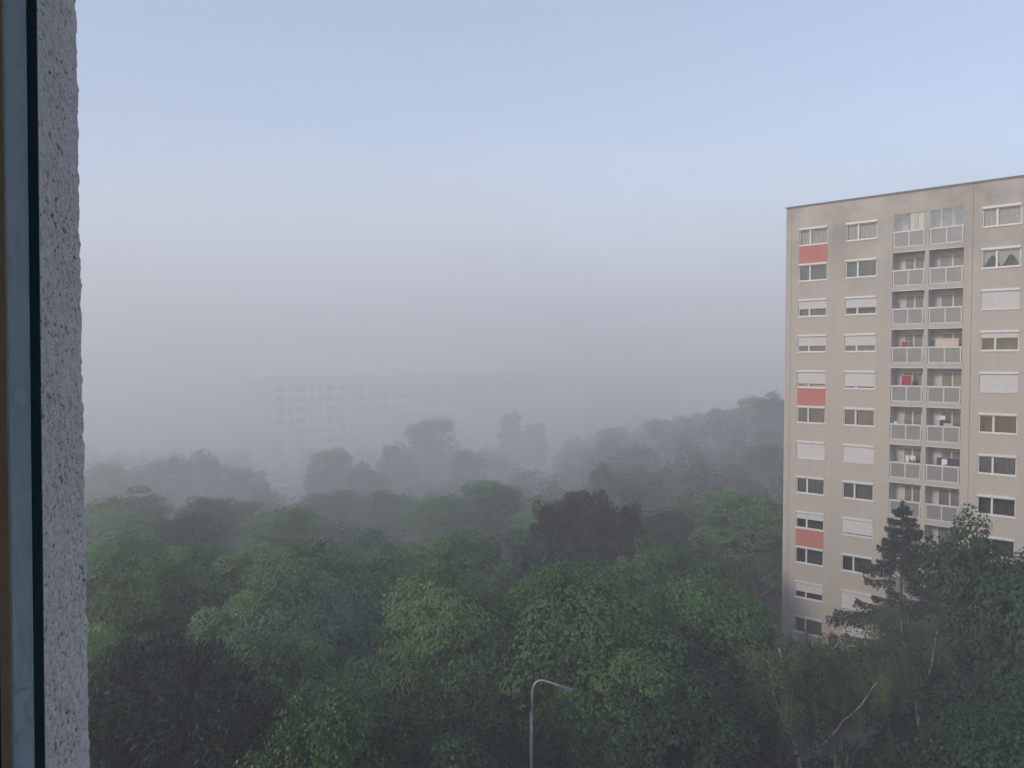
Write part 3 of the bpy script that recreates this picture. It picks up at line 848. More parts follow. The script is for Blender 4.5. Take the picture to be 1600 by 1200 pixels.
def facade_wall():
    mb = MB()
    openings = []
    for a, b in WIN:
        for k in range(ROWS):
            openings.append((a, b, wtop(k) - 1.416, wtop(k), 0.16, 1))
    for a, b in LOG:
        for k in range(ROWS):
            openings.append((a, b, ltop(k) - 2.44, ltop(k), 1.25, 2))
    for a, b in [(0.0, WIN[0][0]), WIN[0], (WIN[0][1], WIN[1][0]), WIN[1], (WIN[1][1], LOG[0][0]), LOG[0], (LOG[0][1], LOG[1][0]), LOG[1], (LOG[1][1], WIN[2][0]), WIN[2], (WIN[2][1], WIN[3][0]), WIN[3], (WIN[3][1], U_END)]:
        ops = sorted([o for o in openings if abs(o[0] - a) < 1e-6 and abs(o[1] - b) < 1e-6], key=lambda o: o[2])
        z = 0.0
        for o in ops:
            mb.quad((a, 0, z), (b, 0, z), (b, 0, o[2]), (a, 0, o[2])); z = o[3]
            d = o[4]; mi = 0 if o[5] == 1 else 1
            mb.quad((a, 0, o[2]), (a, d, o[2]), (a, d, o[3]), (a, 0, o[3]), mi)
            mb.quad((b, 0, o[2]), (b, 0, o[3]), (b, d, o[3]), (b, d, o[2]), mi)
            mb.quad((a, 0, o[3]), (a, d, o[3]), (b, d, o[3]), (b, 0, o[3]), mi)
            mb.quad((a, 0, o[2]), (b, 0, o[2]), (b, d, o[2]), (a, d, o[2]), mi)
            if o[5] == 2:
                mb.quad((a, d, o[2]), (b, d, o[2]), (b, d, o[3]), (a, d, o[3]), 1)
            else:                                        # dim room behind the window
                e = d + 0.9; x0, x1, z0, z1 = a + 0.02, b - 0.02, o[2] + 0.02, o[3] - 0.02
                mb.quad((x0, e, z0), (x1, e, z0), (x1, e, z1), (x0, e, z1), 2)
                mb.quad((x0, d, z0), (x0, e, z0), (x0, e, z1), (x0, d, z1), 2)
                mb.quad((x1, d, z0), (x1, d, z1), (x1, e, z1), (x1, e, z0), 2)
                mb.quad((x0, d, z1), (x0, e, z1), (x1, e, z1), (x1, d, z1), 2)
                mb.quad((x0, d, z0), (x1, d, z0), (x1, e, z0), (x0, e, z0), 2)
        mb.quad((a, 0, z), (b, 0, z), (b, 0, ZR), (a, 0, ZR))
    mb.quad((0, 0, 0), (0, 0, ZR), (0, D_END, ZR), (0, D_END, 0))
    mb.quad((U_END, 0, 0), (U_END, D_END, 0), (U_END, D_END, ZR), (U_END, 0, ZR))
    mb.quad((0, D_END, 0), (0, D_END, ZR), (U_END, D_END, ZR), (U_END, D_END, 0))
    mb.quad((0, 0, ZR), (U_END, 0, ZR), (U_END, D_END, ZR), (0, D_END, ZR))
    # panel joints: narrow dark strips 3 mm proud
    for u in (0.44, 12.99, 16.5):
        mb.box(u - 0.012, u + 0.012, -0.003, -0.0005, 0.5, ZR - 0.3, 3)
    return mb.build('wall', [M['facade'], M['loggia_wall'], M['room'], M['seam']], tower)


facade_wall()
c = MB()
c.box(-0.05, U_END + 0.05, -0.06, 0.30, ZR + 0.004, ZR + 0.14)
c.box(-0.05, 0.30, 0.304, D_END + 0.05, ZR + 0.004, ZR + 0.14)
c.build('roof_edge', M['coping'], tower)
for x, y, z, w in ((0.22, -0.02, 15.1, .05), (0.22, -0.02, 19.8, .05), (0.25, -0.02, 9.6, .05)):
    v = MB(); v.tube([(x, 0.0, z), (x, -0.03, z)], [w, w], 10); v.build('vent', M['seam'], tower)


def folds(x0, x1, y, z0, z1, amp, n, top_of=None):
    """a hanging cloth with vertical folds"""
    mb = MB(); vs = []; fs = []
    for i in range(n + 1):
        t = i / n; x = x0 + (x1 - x0) * t
        yy = y + amp * math.sin(i * 1.9) * (0.6 + 0.4 * math.sin(i * 0.7 + x0))
        zb = z0 if top_of is None else top_of(t)
        vs += [(x, yy, zb), (x, yy * 0.5 + y * 0.5, z1)]
    for i in range(n):
        fs.append((2 * i, 2 * i + 2, 2 * i + 3, 2 * i + 1))
    mb.add(vs, fs)
    return mb


def window(a, b, z0, z1, shutter, curtain, split=0.385):
    """frame, pane, sill, shutter box, shutter, curtain; local coordinates of the tower"""
    d0, d1 = 0.07, 0.15
    mb = MB(); fw = 0.065
    zs = z0 + 0.06; zt = z1 - 0.15
    mb.box(a + .002, b - .002, d0, d1, zs, zs + fw); mb.box(a + .002, b - .002, d0, d1, zt - fw, zt)
    mb.box(a + .002, a + fw, d0, d1, zs + fw, zt - fw); mb.box(b - fw, b - .002, d0, d1, zs + fw, zt - fw)
    m = a + (b - a) * split
    mb.box(m - .06, m + .06, d0 - .004, d1, zs + fw, zt - fw)
    fr = mb.build('window', M['white'], tower)
    g = MB()
    g.quad((a + fw, 0.12, zs + fw), (m - .06, 0.12, zs + fw), (m - .06, 0.12, zt - fw), (a + fw, 0.12, zt - fw))
    g.quad((m + .06, 0.12, zs + fw), (b - fw, 0.12, zs + fw), (b - fw, 0.12, zt - fw), (m + .06, 0.12, zt - fw))
    g.build('pane', M['pane'], fr)
    s = MB(); s.box(a - .03, b + .03, -0.06, 0.066, z0 - 0.012, z0 + 0.058); s.build('sill', M['white'], fr)
    x = MB(); x.box(a - .01, b + .01, -0.085, 0.06, z1 - 0.145, z1 + 0.01); x.build('shutter_box', M['white'], fr)
    if shutter > 0:
        sh = MB(); zb = zt - (zt - zs - 0.005) * shutter; n = max(2, int((zt - zb) / 0.055)); st = (zt - zb) / n
        for i in range(n):
            zz = zb + st * i
            sh.quad((a + .015, 0.028, zz), (b - .015, 0.028, zz), (b - .015, 0.040, zz + st), (a + .015, 0.040, zz + st))
        sh.quad((a + .015, 0.024, zb - .03), (b - .015, 0.024, zb - .03), (b - .015, 0.024, zb), (a + .015, 0.024, zb))
        sh.build('shutter', M['shutter'], fr)
    if curtain:
        cm = M['curtain'] if curtain in (1, 3) else M['curtain_dark']
        if curtain == 3:                                  # two swags that rise to peaks
            cu = folds(a + .05, b - .05, 0.24, zs, zt, 0.02, 40, lambda t: zs + 0.10 + 0.75 * abs(math.sin(t * 2 * math.pi)) ** 1.6)
        else:
            cu = folds(a + .04, b - .04, 0.25, zs + .02, zt, 0.03, 56)
        cu.build('curtain', cm, fr)
    return fr


STATE = [
    [(0, 1), (0, 2), (.50, 2), (.58, 2), (.72, 1), (0, 2), (1, 0), (0, 2), (.36, 0), (0, 0), (.55, 0), (0, 2)],
    [(0, 1), (0, 2), (.55, 0), (.60, 2), (.84, 0), (0, 2), (.97, 0), (0, 2), (.86, 0), (0, 0), (1, 0), (.97, 0)],
    [(0, 1), (0, 3), (1, 0), (.27, 0), (.97, 0), (0, 0), (0, 2), (0, 0), (0, 0), (0, 2), (0, 0), (.5, 0)],
    [(0, 2), (.5, 0), (0, 1), (0, 0), (.8, 0), (0, 2), (1, 0), (0, 0), (.4, 0), (0, 2), (0, 0), (.6, 0)],
]
for ci, (a, b) in enumerate(WIN):
    for k in range(ROWS):
        sh, cu = STATE[ci][k]
        window(a, b, wtop(k) - 1.416, wtop(k), sh, cu)
for k in (0, 4, 8):                                       # coral panels between two windows of the corner column
    p = MB(); p.box(WIN[0][0] - .0, WIN[0][1] + .0, -0.012, -0.001, wtop(k + 1) + 0.012, wtop(k) - 1.432)
    p.build('coral_panel', M['red'], tower)

DOORS = [[0.42, 0.36, 0.40, 0.38, 0.35, 0.40, 0.42, 0.45, 0.42, 0.4, 0.4, 0.4], [0.34, 0.30, 0.36, 0.40, 0.42, 0.42, 0.44, 0.38, 0.38, 0.4, 0.4, 0.4]]


def loggia(ci, k):
    a, b = LOG[ci]; zt = ltop(k); z0 = zt - 2.44
    band = MB()                                           # slab edge with two seams below the parapet
    band.box(a, b, 0.03, 0.14, z0 - 0.355, z0 - 0.24); band.box(a, b, 0.03, 0.14, z0 - 0.22, z0 - 0.05)
    band.box(a, b, 0.06, 0.12, z0 - 0.24, z0 - 0.22, 1); band.box(a, b, 0.06, 0.12, z0 - 0.05, z0 - .002, 1)
    band.box(a, b, -0.015, 0.03, z0 - 0.36, z0 - 0.315, 2)
    lo = band.build('loggia', [M['band'], M['seam'], M['white']], tower)
    zp0, zp1 = z0 + 0.01, z0 + 1.19
    fr = MB(); w = 0.075; m = (a + b) / 2
    fr.box(a + .005, b - .005, -0.03, 0.09, zp1 - 0.12, zp1); fr.box(a + .04, b - .04, 0.0, 0.06, zp0, zp0 + w)
    for x0 in (a + .04, m - w / 2, b - .04 - w):
        fr.box(x0, x0 + w, 0.001, 0.06, zp0 + w, zp1 - 0.12)
    fr.build('parapet_frame', M['parapet'], lo)
    for x0, x1 in ((a + .04 + w, m - w / 2), (m + w / 2, b - .04 - w)):
        g = MB(); g.box(x0, x1, 0.022, 0.034, zp0 + w, zp1 - 0.12); g.build('parapet_glass', M['frost'], lo)
    if k == 0:                                            # the top pair is glazed in
        gl = MB(); fg = MB(); n3 = 3; zb, zc_ = zp1 + .004, zt - .006
        for i in range(n3 + 1):
            xx = a + .01 + (b - a - .02) * i / n3
            fg.box(max(a + .006, xx - .018), min(b - .006, xx + .018), 0.0, 0.05, zb, zc_)
        for i in range(n3):
            xa, xb = a + .01 + (b - a - .02) * i / n3 + .02, a + .01 + (b - a - .02) * (i + 1) / n3 - .02
            gl.quad((xa, .02, zb), (xb, .02, zb), (xb, .02, zc_), (xa, .02, zc_))
        ff = fg.build('glazing_frame', M['parapet'], lo); gl.build('glazing', M['loggia_pane'], lo)
    # balcony door and window in the back wall
    d = 1.25; s = DOORS[ci][k]; x0 = a + (b - a) * (s - 0.12); x1 = b - 0.28 if ci == 0 else b - 0.05
    dr = MB(); zz1 = zt - 0.28
    dr.box(x0, x1, d - .05, d - .002, zz1 - .06, zz1); mid = x0 + (x1 - x0) * 0.5
    for q in (x0, mid - .05, x1 - .06):
        dr.box(q, q + (.10 if q == mid - .05 else .06), d - .052, d - .002, z0 + 0.06, zz1 - .06)
    dr.box(x0, x1, d - .05, d - .002, z0 + .002, z0 + .06)
    dr.build('balcony_door', M['white'], lo)
    pn = MB()
    pn.quad((x0 + .06, d - .02, z0 + .06), (mid - .05, d - .02, z0 + .06), (mid - .05, d - .02, zz1 - .06), (x0 + .06, d - .02, zz1 - .06))
    pn.quad((mid + .05, d - .02, z0 + .06), (x1 - .06, d - .02, z0 + .06), (x1 - .06, d - .02, zz1 - .06), (mid + .05, d - .02, zz1 - .06))
    pn.build('door_pane', M['doorglass'], lo)


for ci in (0, 1):
    for k in range(ROWS):
        loggia(ci, k)


# --- things kept on the loggias (each a thing of its own, placed in the tower's frame)
def on_tower(name, u, y, z, label, cat, group=None):
    cs, sn = math.cos(-ANG), math.sin(-ANG)
    o = empty(name, (T_ORG.x + u * cs - y * sn, T_ORG.y + u * sn + y * cs, T_ORG.z + z), -ANG)
    return tag(o, label, cat, group)


def hung(name, u0, u1, y, z0, z1, mat, label, cat, line=True, waves=18, amp=0.03, part='cloth', low=None):
    r = on_tower(name, u0, y, z0, label, cat)
    cl = folds(0, u1 - u0, 0, 0, z1 - z0, amp, waves, low)
    cl.build(part, mat, r)
    if line:
        l = MB(); l.tube([(-0.35, 0, z1 - z0 + .01), (u1 - u0 + 0.35, 0, z1 - z0 + .01)], [.008, .008], 5); l.build('line', M['white'], r)
    return r


A, B = LOG[0][0], LOG[1][0]
pz = lambda k: ltop(k) - 1.25                              # top of the parapet of storey k (0 = top)
hung('curtain', A + 1.12, A + 1.56, 0.20, pz(0) + .02, ltop(0) - .03, M['cloth_sunlit'], 'sheet with sun glare in its cream colour, hung in the top loggia of the corner side', 'sheet', False, 14, .02)
hung('curtain', A + 1.60, A + 2.0, 0.24, pz(0) + .02, ltop(0) - .03, M['cloth_sunlit'], 'drape with sun glare in its cream colour, gathered against the pier in the top loggia', 'sheet', False, 12, .035, low=lambda t: 0.0)
hung('sheet', B + 0.42, B + 1.88, 0.35, pz(3) - .02, pz(3) + 0.55, M['cloth_peach'], 'wide peach bed sheet sagging on a line in a fourth-row loggia', 'laundry', True, 22, .02)
hung('towel', A + 0.95, A + 1.18, 0.5, pz(6) - .05, pz(6) + .46, M['cloth_white'], 'white garment drying beside another white one in a seventh-row loggia', 'laundry', True, 8, .03, low=lambda t: 0.10 * math.sin(t * 9))
hung('towel', A + 1.24, A + 1.62, 0.5, pz(6) + .02, pz(6) + .47, M['cloth_white'], 'wider white garment with ragged hem drying in a seventh-row loggia', 'laundry', False, 10, .03, low=lambda t: 0.12 + 0.10 * math.sin(t * 12))
hung('garment', B + 0.75, B + 1.12, 0.4, pz(5) - .02, pz(5) + .68, M['cloth_white'], 'black and white garment hanging in a sixth-row loggia', 'laundry', True, 8, .03, low=lambda t: 0.42)
hung('garment', B + 0.77, B + 1.10, 0.43, pz(5) - .1, pz(5) + .36, M['cloth_dark'], 'black garment below the black and white one in a sixth-row loggia', 'laundry', False, 8, .02)
hung('towel', B + 1.10, B + 1.58, -0.045, pz(5) - .02, pz(5) + .20, M['cloth_pink'], 'pink towel laid over the parapet of a sixth-row loggia', 'laundry', False, 8, .008)
hung('blanket', B + 0.62, B + 2.1, 0.45, pz(6) - .1, pz(6) + .50, M['cloth_violet'], 'dark violet blanket hanging across a seventh-row loggia', 'laundry', True, 20, .03)
hung('garment', B + 0.95, B + 1.30, 0.36, pz(6) - .05, pz(6) + .42, M['cloth_white'], 'pale lilac garment in front of the dark violet blanket', 'laundry', False, 7, .03, low=lambda t: .12 * t)


def red_screen(u, k, w, h, y, label):
    r = on_tower('sun_screen', u, y, pz(k) - 0.03, label, 'screen', 'red screens on the loggias')
    f = MB()
    f.box(-.02, 0, -.01, .015, 0, h); f.box(w, w + .02, -.01, .015, 0, h); f.box(-.02, w + .02, -.01, .015, h, h + .02)
    f.build('frame', M['white'], r)
    folds(0.002, w - .002, 0, 0, h - .002, .012, 14).build('cloth', M['cloth_red'], r)


red_screen(A + 0.66, 4, 0.66, 0.74, 0.30, 'larger white-framed dark red screen, loggia beside the middle coral panel')
red_screen(A + 0.58, 3, 0.46, 0.42, 0.40, 'smaller dark red screen, one loggia above the larger red one')
r = on_tower('box', A + 0.28, 0.02, pz(5) + .002, 'small white box standing on a loggia parapet', 'box')
q = MB(); q.box(0, .20, -.02, .07, 0, .17); q.build('carton', M['cloth_white'], r)
q = MB(); q.box(.04, .16, -.024, -.0205, .10, .12); q.build('print', M['cloth_dark'], r)


# ------------------------------------------------------------------ street lamp
def street_lamp():
    Y = 31.0
    top = at(847, 1062, Y); base = at(831, 1190, Y)
    gz = float(ground_z(base.x, Y))
    org = Vector((base.x, Y, gz))
    root = empty('street_lamp', org)
    P = lambda a, b: at(a, b, Y) - org
    zj = P(832, 1113).z
    p = MB(); p.tube([(0, 0, 0), (0, 0, 1.2), (0, 0, zj)], [.085, .075, .057], 14)
    p.tube([(0, 0, 0), (0, 0, .45)], [.13, .12], 14)
    p.build('pole', M['steel'], root, True)
    col = MB(); col.tube([(0, 0, zj - .06), (0, 0, zj + .02)], [.064, .064], 14); col.build('collar', M['steel'], root, True)
    pts = [P(832, 1113), P(832.5, 1095), P(832.7, 1080), P(834.5, 1072), P(838.5, 1066), P(844, 1063.2), P(850, 1063.3), P(858, 1065.5), P(868, 1069), P(878.5, 1072.6)]
    a = MB(); a.tube(pts, [.045] * 4 + [.042] * 6, 12); a.build('arm', M['steel'], root, True)
    s, e = P(876, 1071.8), P(898.5, 1080.2); ax = (e - s).normalized(); up = Vector((0, 1, 0)).cross(ax).normalized()
    if up.z < 0:
        up = -up
    sd = Vector((0, 1, 0)); L = (e - s).length

    def ring(t, w, hu, hd, n=14):
        c = s + ax * L * t; out = []
        for k in range(n):
            an = 2 * math.pi * k / n
            v = math.sin(an)
            out.append(c + sd * (w * math.cos(an)) + up * (hu * v if v > 0 else hd * v))
        return out
    h = MB()
    h.loft([ring(0, .05, .05, .05), ring(.10, .075, .065, .06), ring(.28, .12, .085, .075), ring(.55, .15, .095, .085), ring(.8, .14, .085, .08), ring(.94, .095, .06, .06), ring(1.0, .03, .02, .03)])
    hd = h.build('lamp_head', M['lamp'], root, True)
    g = MB(); off = -up * .012
    g.loft([[q + off - up * .045 for q in ring(t, w, .01, hh, 12)] for t, w, hh in ((.35, .06, .04), (.5, .115, .07), (.75, .115, .07), (.9, .06, .04))])
    g.build('lamp_lens', M['lens'], hd, True)
    tag(root, 'curved steel street lamp with dark lamp head in front of the trees', 'street lamp')


street_lamp()


# ------------------------------------------------------------------ garage with flat roof under the birches
def garage():
    Y0 = 37.0
    corner = at(1090, 1196, Y0)
    root = empty('garage', (corner.x, corner.y, float(ground_z(corner.x, corner.y)) - .1), R(8))
    H = corner.z - root.location.z
    W_, D_ = 11.5, 8.5
    w = MB(); w.box(0, W_, 0, D_, 0, H - .16); w.build('wall', M['garage'], root)
    rf = MB(); rf.box(-.25, W_ + .25, -.3, D_ + .25, H - .156, H)
    roof = rf.build('roof', M['roofing'], root)
    e = MB()
    e.box(-.27, W_ + .27, -.36, -.302, H - .22, H + .03)
    e.box(-.31, -.252, -.30, D_ + .27, H - .22, H + .03); e.build('roof_edge', M['coping'], roof)
    for i in range(1, 10):                                # welded seams of the roofing felt
        s = MB(); x = W_ * i / 10; s.box(x - .04, x + .04, -.29, D_ + .2, H + .002, H + .014); s.build('seam', M['roofing'], roof)
    for i in range(3):
        d = MB(); d.box(.6 + i * 3.6, 3.4 + i * 3.6, -.03, -.002, 0.1, min(2.3, H - .5)); d.build('door', M['steel'], root)
    tag(root, 'low garage with a flat grey felt roof below the birches', 'garage')


garage()


# ------------------------------------------------------------------ far buildings
def long_block():
    org = Vector((-62.0, 194.0, float(ground_z(-62.0, 194.0)) - .3))
    an = math.atan2(0.664, 0.747)
    root = empty('long_apartment_block', org, an)
    L, D, H, st = 104.0, 17.0, 24.6, 2.8
    wall = MB()
    wall.box(0, L, 0, D, 0, H)
    wall.build('wall', M['farwall'], root)
    e = MB(); e.box(-.14, -.004, 0.3, D - .3, 0, H - .2); e.build('end_wall', M['farend'], root)
    rf = MB(); rf.box(-.3, L + .3, -.3, D + .3, H + .004, H + .4); rf.build('roof', M['farwall'], root)
    x = 1.4; pat = [1.9, 1.0, 2.2, 1.0, 1.0, 2.2, 1.9, 1.0, 2.1, 1.0, 0.9]; i = 0
    cols = []
    while x < L - 3:
        w = pat[i % len(pat)]; cols.append((x, w)); x += w + (1.5 if w > 1.5 else 1.35); i += 1
    far = MB(); farp = MB()
    for (x, w) in cols[12:]:
        for k in range(8):
            z = 1.3 + st * k
            far.box(x - .08, x + w + .08, -.05, -.004, z - .14, z - .02); far.box(x - .08, x + w + .08, -.04, -.004, z + 1.42, z + 1.50); farp.box(x, x + w, -.03, -.004, z, z + 1.4)
    fo = far.build('window', M['white'], root); fo['kind'] = 'stuff'; pp_ = farp.build('pane', M['farglass'], fo); pp_['kind'] = 'stuff'
    for (x, w) in cols[:12]:
        for k in range(8):
            z = 1.3 + st * k
            f = MB(); f.box(x - .08, x + w + .08, -.05, -.004, z - .14, z - .02); f.box(x - .08, x + w + .08, -.04, -.004, z + 1.42, z + 1.50)
            f.box(x + w / 2 - .04, x + w / 2 + .04, -.05, -.032, z, z + 1.4)
            wo = f.build('window', M['white'], root)
            p = MB(); p.box(x, x + w, -.03, -.004, z, z + 1.4); p.build('pane', M['farglass'], wo)
    b = MB(); b.box(0.2, 3.9, -.6, -.06, 0.0, 2.6); b.box(-.02, 1.0, -.55, -.06, 2.604, 8.4); b.build('entrance', M['farblue'], root)
    tag(root, 'long pale apartment block almost dissolved in the fog', 'apartment building')


long_block()


def cream_house():
    p = at(998, 690, 212); gz = float(ground_z(p.x, p.y)) - .2
    root = empty('house', (p.x, p.y, gz), R(-8))
    W_, D_, H = 8.0, 10.0, at(998, 672, 212).z - gz; rise = 4.2
    w = MB()
    w.add([(-W_ / 2, 0, 0), (W_ / 2, 0, 0), (W_ / 2, 0, H), (0, 0, H + rise), (-W_ / 2, 0, H), (-W_ / 2, D_, 0), (W_ / 2, D_, 0), (W_ / 2, D_, H), (0, D_, H + rise), (-W_ / 2, D_, H)],
          [(0, 1, 2, 3, 4), (9, 8, 7, 6, 5), (0, 4, 9, 5), (1, 6, 7, 2)])
    w.build('wall', M['cream'], root)
    r = MB()
    for s in (-1, 1):
        x0, z0 = s * (W_ / 2 + .4), H - .42; t = .18
        r.add([(x0, -.4, z0), (0, -.4, H + rise), (0, D_ + .4, H + rise), (x0, D_ + .4, z0), (x0, -.4, z0 + t), (0, -.4, H + rise + t), (0, D_ + .4, H + rise + t), (x0, D_ + .4, z0 + t)],
              [(0, 1, 2, 3), (4, 7, 6, 5), (0, 4, 5, 1), (2, 6, 7, 3), (0, 3, 7, 4)])
    r.build('roof', M['tiles'], root)
    for x in (-2.2, 1.2):
        for z in (H - 1.9, H - 4.8):
            f = MB(); f.box(x - .08, x + 1.08, -.06, -.004, z - .08, z + 1.38); o = f.build('window', M['white'], root)
            g = MB(); g.box(x, x + 1, -.075, -.062, z, z + 1.3); g.build('pane', M['farglass'], o)
    tag(root, 'cream house with a gable showing faintly through the foggy trees', 'house')


cream_house()


# ------------------------------------------------------------------ parked cars
def make_car():
    root = empty('parked_car', (0, 0, 0))
    prof = [(-2.1, .45), (-2.12, .78), (-2.0, .92), (-1.55, .98), (-0.95, 1.42), (-0.2, 1.48), (0.55, 1.44), (1.15, 1.02), (1.85, .88), (2.1, .70), (2.12, .42), (1.6, .30), (-1.6, .30)]
    b = MB(); rings = []
    for y, s in ((-.86, .94), (-.80, 1.0), (.80, 1.0), (.86, .94)):
        rings.append([Vector((x * (s if abs(x) > 1 else 1), y * (0.80 if z > 1.1 else 1), .3 + (z - .3) * s)) for x, z in prof])
    b.loft(rings); b.build('body', M['car'], root)
    for s in (-1, 1):
        w = MB(); w.add([(-1.22, s * .80, 1.02), (0.95, s * .80, 1.02), (.50, s * .70, 1.38), (-.85, s * .70, 1.38)], [(0, 1, 2, 3) if s < 0 else (3, 2, 1, 0)])
        o = w.build('side_window', M['farglass'], root); o.location.y = s * .035
    for x0, z0, x1, z1 in ((1.14, 1.06, .62, 1.40), (-1.50, 1.03, -1.0, 1.40)):
        w = MB(); sg = 1 if x0 > 0 else -1
        w.add([(x0 + sg * .03, -.66, z0), (x0 + sg * .03, .66, z0), (x1 + sg * .03, .56, z1), (x1 + sg * .03, -.56, z1)], [(0, 1, 2, 3)])
        w.build('windscreen' if x0 > 0 else 'rear_window', M['farglass'], root)
    for x in (-1.3, 1.3):
        for s in (-1, 1):
            t = MB(); t.tube([(x, s * .70, .31), (x, s * .88, .31)], [.31, .31], 16)
            wh = t.build('wheel', M['tyre'], root)
            h = MB(); h.tube([(x, s * .882, .31), (x, s * .90, .31)], [.19, .17], 10); h.build('rim', M['steel'], wh)
    for s in (-1, 1):
        h = MB(); h.box(2.0, 2.10, s * .62 - .13, s * .62 + .13, .66, .80); h.build('headlight', M['lens'], root)
    return root


def copy_deep(o, parent=None):
    c = o.copy(); COL.objects.link(c); c.parent = parent
    for ch in list(o.children):
        copy_deep(ch, c)
    return c


car = make_car()
car2 = copy_deep(car)
p = at(839, 728, 206); car.location = (p.x, 206, float(ground_z(p.x, 206)) + .03); car.rotation_euler = (0, 0, R(4))
tag(car, 'white car parked far off in the fog beyond the brown pine', 'car', 'white cars in the fog')
p = at(437, 769, 166); car2.location = (p.x, 166, float(ground_z(p.x, 166)) + .03); car2.rotation_euler = (0, 0, R(200))
tag(car2, 'white car barely showing below the blue corner of the long block', 'car', 'white cars in the fog')


# ------------------------------------------------------------------ the building of the viewer: plastered reveal, opened sash, room
E_ = Vector((0.9165, 0.40, 0)); N_ = Vector((-0.40, 0.9165, 0))   # along the facade, out of the facade
Bc = at(130, 600, 0.62); Bc.z = 0
house = empty('plastered_apartment_building', (Bc.x, Bc.y, 0), math.atan2(E_.y, E_.x))   # local x along facade, y outwards
tag(house, 'rough grey plastered window reveal of the building the view is taken from', 'building')


def reveal():
    # profile in local (x, y): along the reveal outwards, round the corner, then back along the facade
    prof = []; r = 0.006
    for t in np.linspace(-0.46, -r, 250):
        prof.append((0.0, t, 1.0, 0.0))
    for a in np.linspace(0, 90, 7)[1:]:
        prof.append((-r + r * math.cos(R(a)), -r + r * math.sin(R(a)), math.cos(R(a)), math.sin(R(a))))
    for t in np.linspace(r, 0.10, 50)[1:]:
        prof.append((-t, 0.0, 0.0, 1.0))
    prof = np.array(prof); zs = np.linspace(-0.78, 0.92, 900)
    nP, nZ = len(prof), len(zs)
    g = np.random.default_rng(3)

    def vnoise(nx, nz, seed):
        gg = np.random.default_rng(seed); grid = gg.uniform(-1, 1, (nz + 2, nx + 2))
        a = np.linspace(0, nx - 1e-6, nP); b = np.linspace(0, nz - 1e-6, nZ)
        ia, ib = a.astype(int), b.astype(int); fa, fb = a - ia, b - ib
        fa = fa * fa * (3 - 2 * fa); fb = fb * fb * (3 - 2 * fb)
        g00 = grid[ib][:, ia]; g01 = grid[ib][:, ia + 1]; g10 = grid[ib + 1][:, ia]; g11 = grid[ib + 1][:, ia + 1]
        return (g00 * (1 - fa) + g01 * fa) * (1 - fb)[:, None] + (g10 * (1 - fa) + g11 * fa) * fb[:, None]
    h = vnoise(150, 340, 1) * 0.0008 + vnoise(95, 220, 2) * 0.0009 + vnoise(30, 70, 3) * 0.0005 + g.uniform(-1, 1, (nZ, nP)) * 0.0002
    X = prof[None, :, 0] + prof[None, :, 2] * h; Y = prof[None, :, 1] + prof[None, :, 3] * h
    Z = np.repeat(zs[:, None], nP, 1) + vnoise(70, 200, 5) * 0.0008
    X = X + zs[:, None] * -0.003
    v = np.stack([X, Y, Z], 2).reshape(-1, 3)
    idx = np.arange(nP * nZ).reshape(nZ, nP)
    f = np.stack([idx[:-1, :-1], idx[:-1, 1:], idx[1:, 1:], idx[1:, :-1]], 2).reshape(-1, 4)
    me = bpy.data.meshes.new('reveal')
    me.vertices.add(len(v)); me.vertices.foreach_set('co', v.astype(np.float32).ravel())
    me.loops.add(f.size); me.loops.foreach_set('vertex_index', f.astype(np.int32).ravel())
    me.polygons.add(len(f)); me.polygons.foreach_set('loop_start', np.arange(0, f.size, 4, dtype=np.int32)); me.polygons.foreach_set('loop_total', np.full(len(f), 4, dtype=np.int32))
    me.polygons.foreach_set('use_smooth', [True] * len(f))
    me.materials.append(M['stucco']); me.update(calc_edges=True)
    o = bpy.data.objects.new('reveal', me); COL.objects.link(o); o.parent = house


reveal()
hw = MB()                                                  # facade slab round the opening
S0, S1, ZT, ZL, TH = -40.0, 14.0, 11.0, -30.0, 0.46
OW, OB, OT = 3.0, -0.78, 0.92
hw.box(S0, -0.101, -TH, -0.002, OB, OT)
hw.box(-0.101, -0.012, -TH, -0.02, OB, OT)
hw.box(OW, S1, -TH, -0.002, OB, OT)
hw.box(S0, S1, -TH, -0.002, OT, ZT)
hw.box(S0, S1, -TH, -0.002, ZL, OB)
hw.build('wall', M['stucco'], house)
sh = MB()
sh.box(S0, S1, -12, -TH - .002, ZT - .3, ZT); sh.box(S0, S1, -12, -11.7, ZL, ZT - .302)
sh.box(S0, S0 + .3, -11.698, -TH - .002, ZL, ZT - .302); sh.box(S1 - .3, S1, -11.698, -TH - .002, ZL, ZT - .302)
sh.build('back_wall', M['interior'], house)
rm = MB()
rm.box(-1.2, -1.1, -4.2, -TH - .002, -1.7, 1.1); rm.box(3.2, 3.3, -4.2, -TH - .002, -1.7, 1.1)
rm.box(-1.1, 3.2, -4.2, -4.1, -1.7, 1.1); rm.box(-1.1, 3.2, -4.098, -TH - .002, 1.0, 1.1); rm.box(-1.1, 3.2, -4.098, -TH - .002, -1.7, -1.6)
rm.build('room', M['interior'], house)
sl = MB(); sl.box(0.02, OW - .02, -0.33, 0.06, OB + .004, OB + .03); sl.build('window_sill', M['steel'], house)

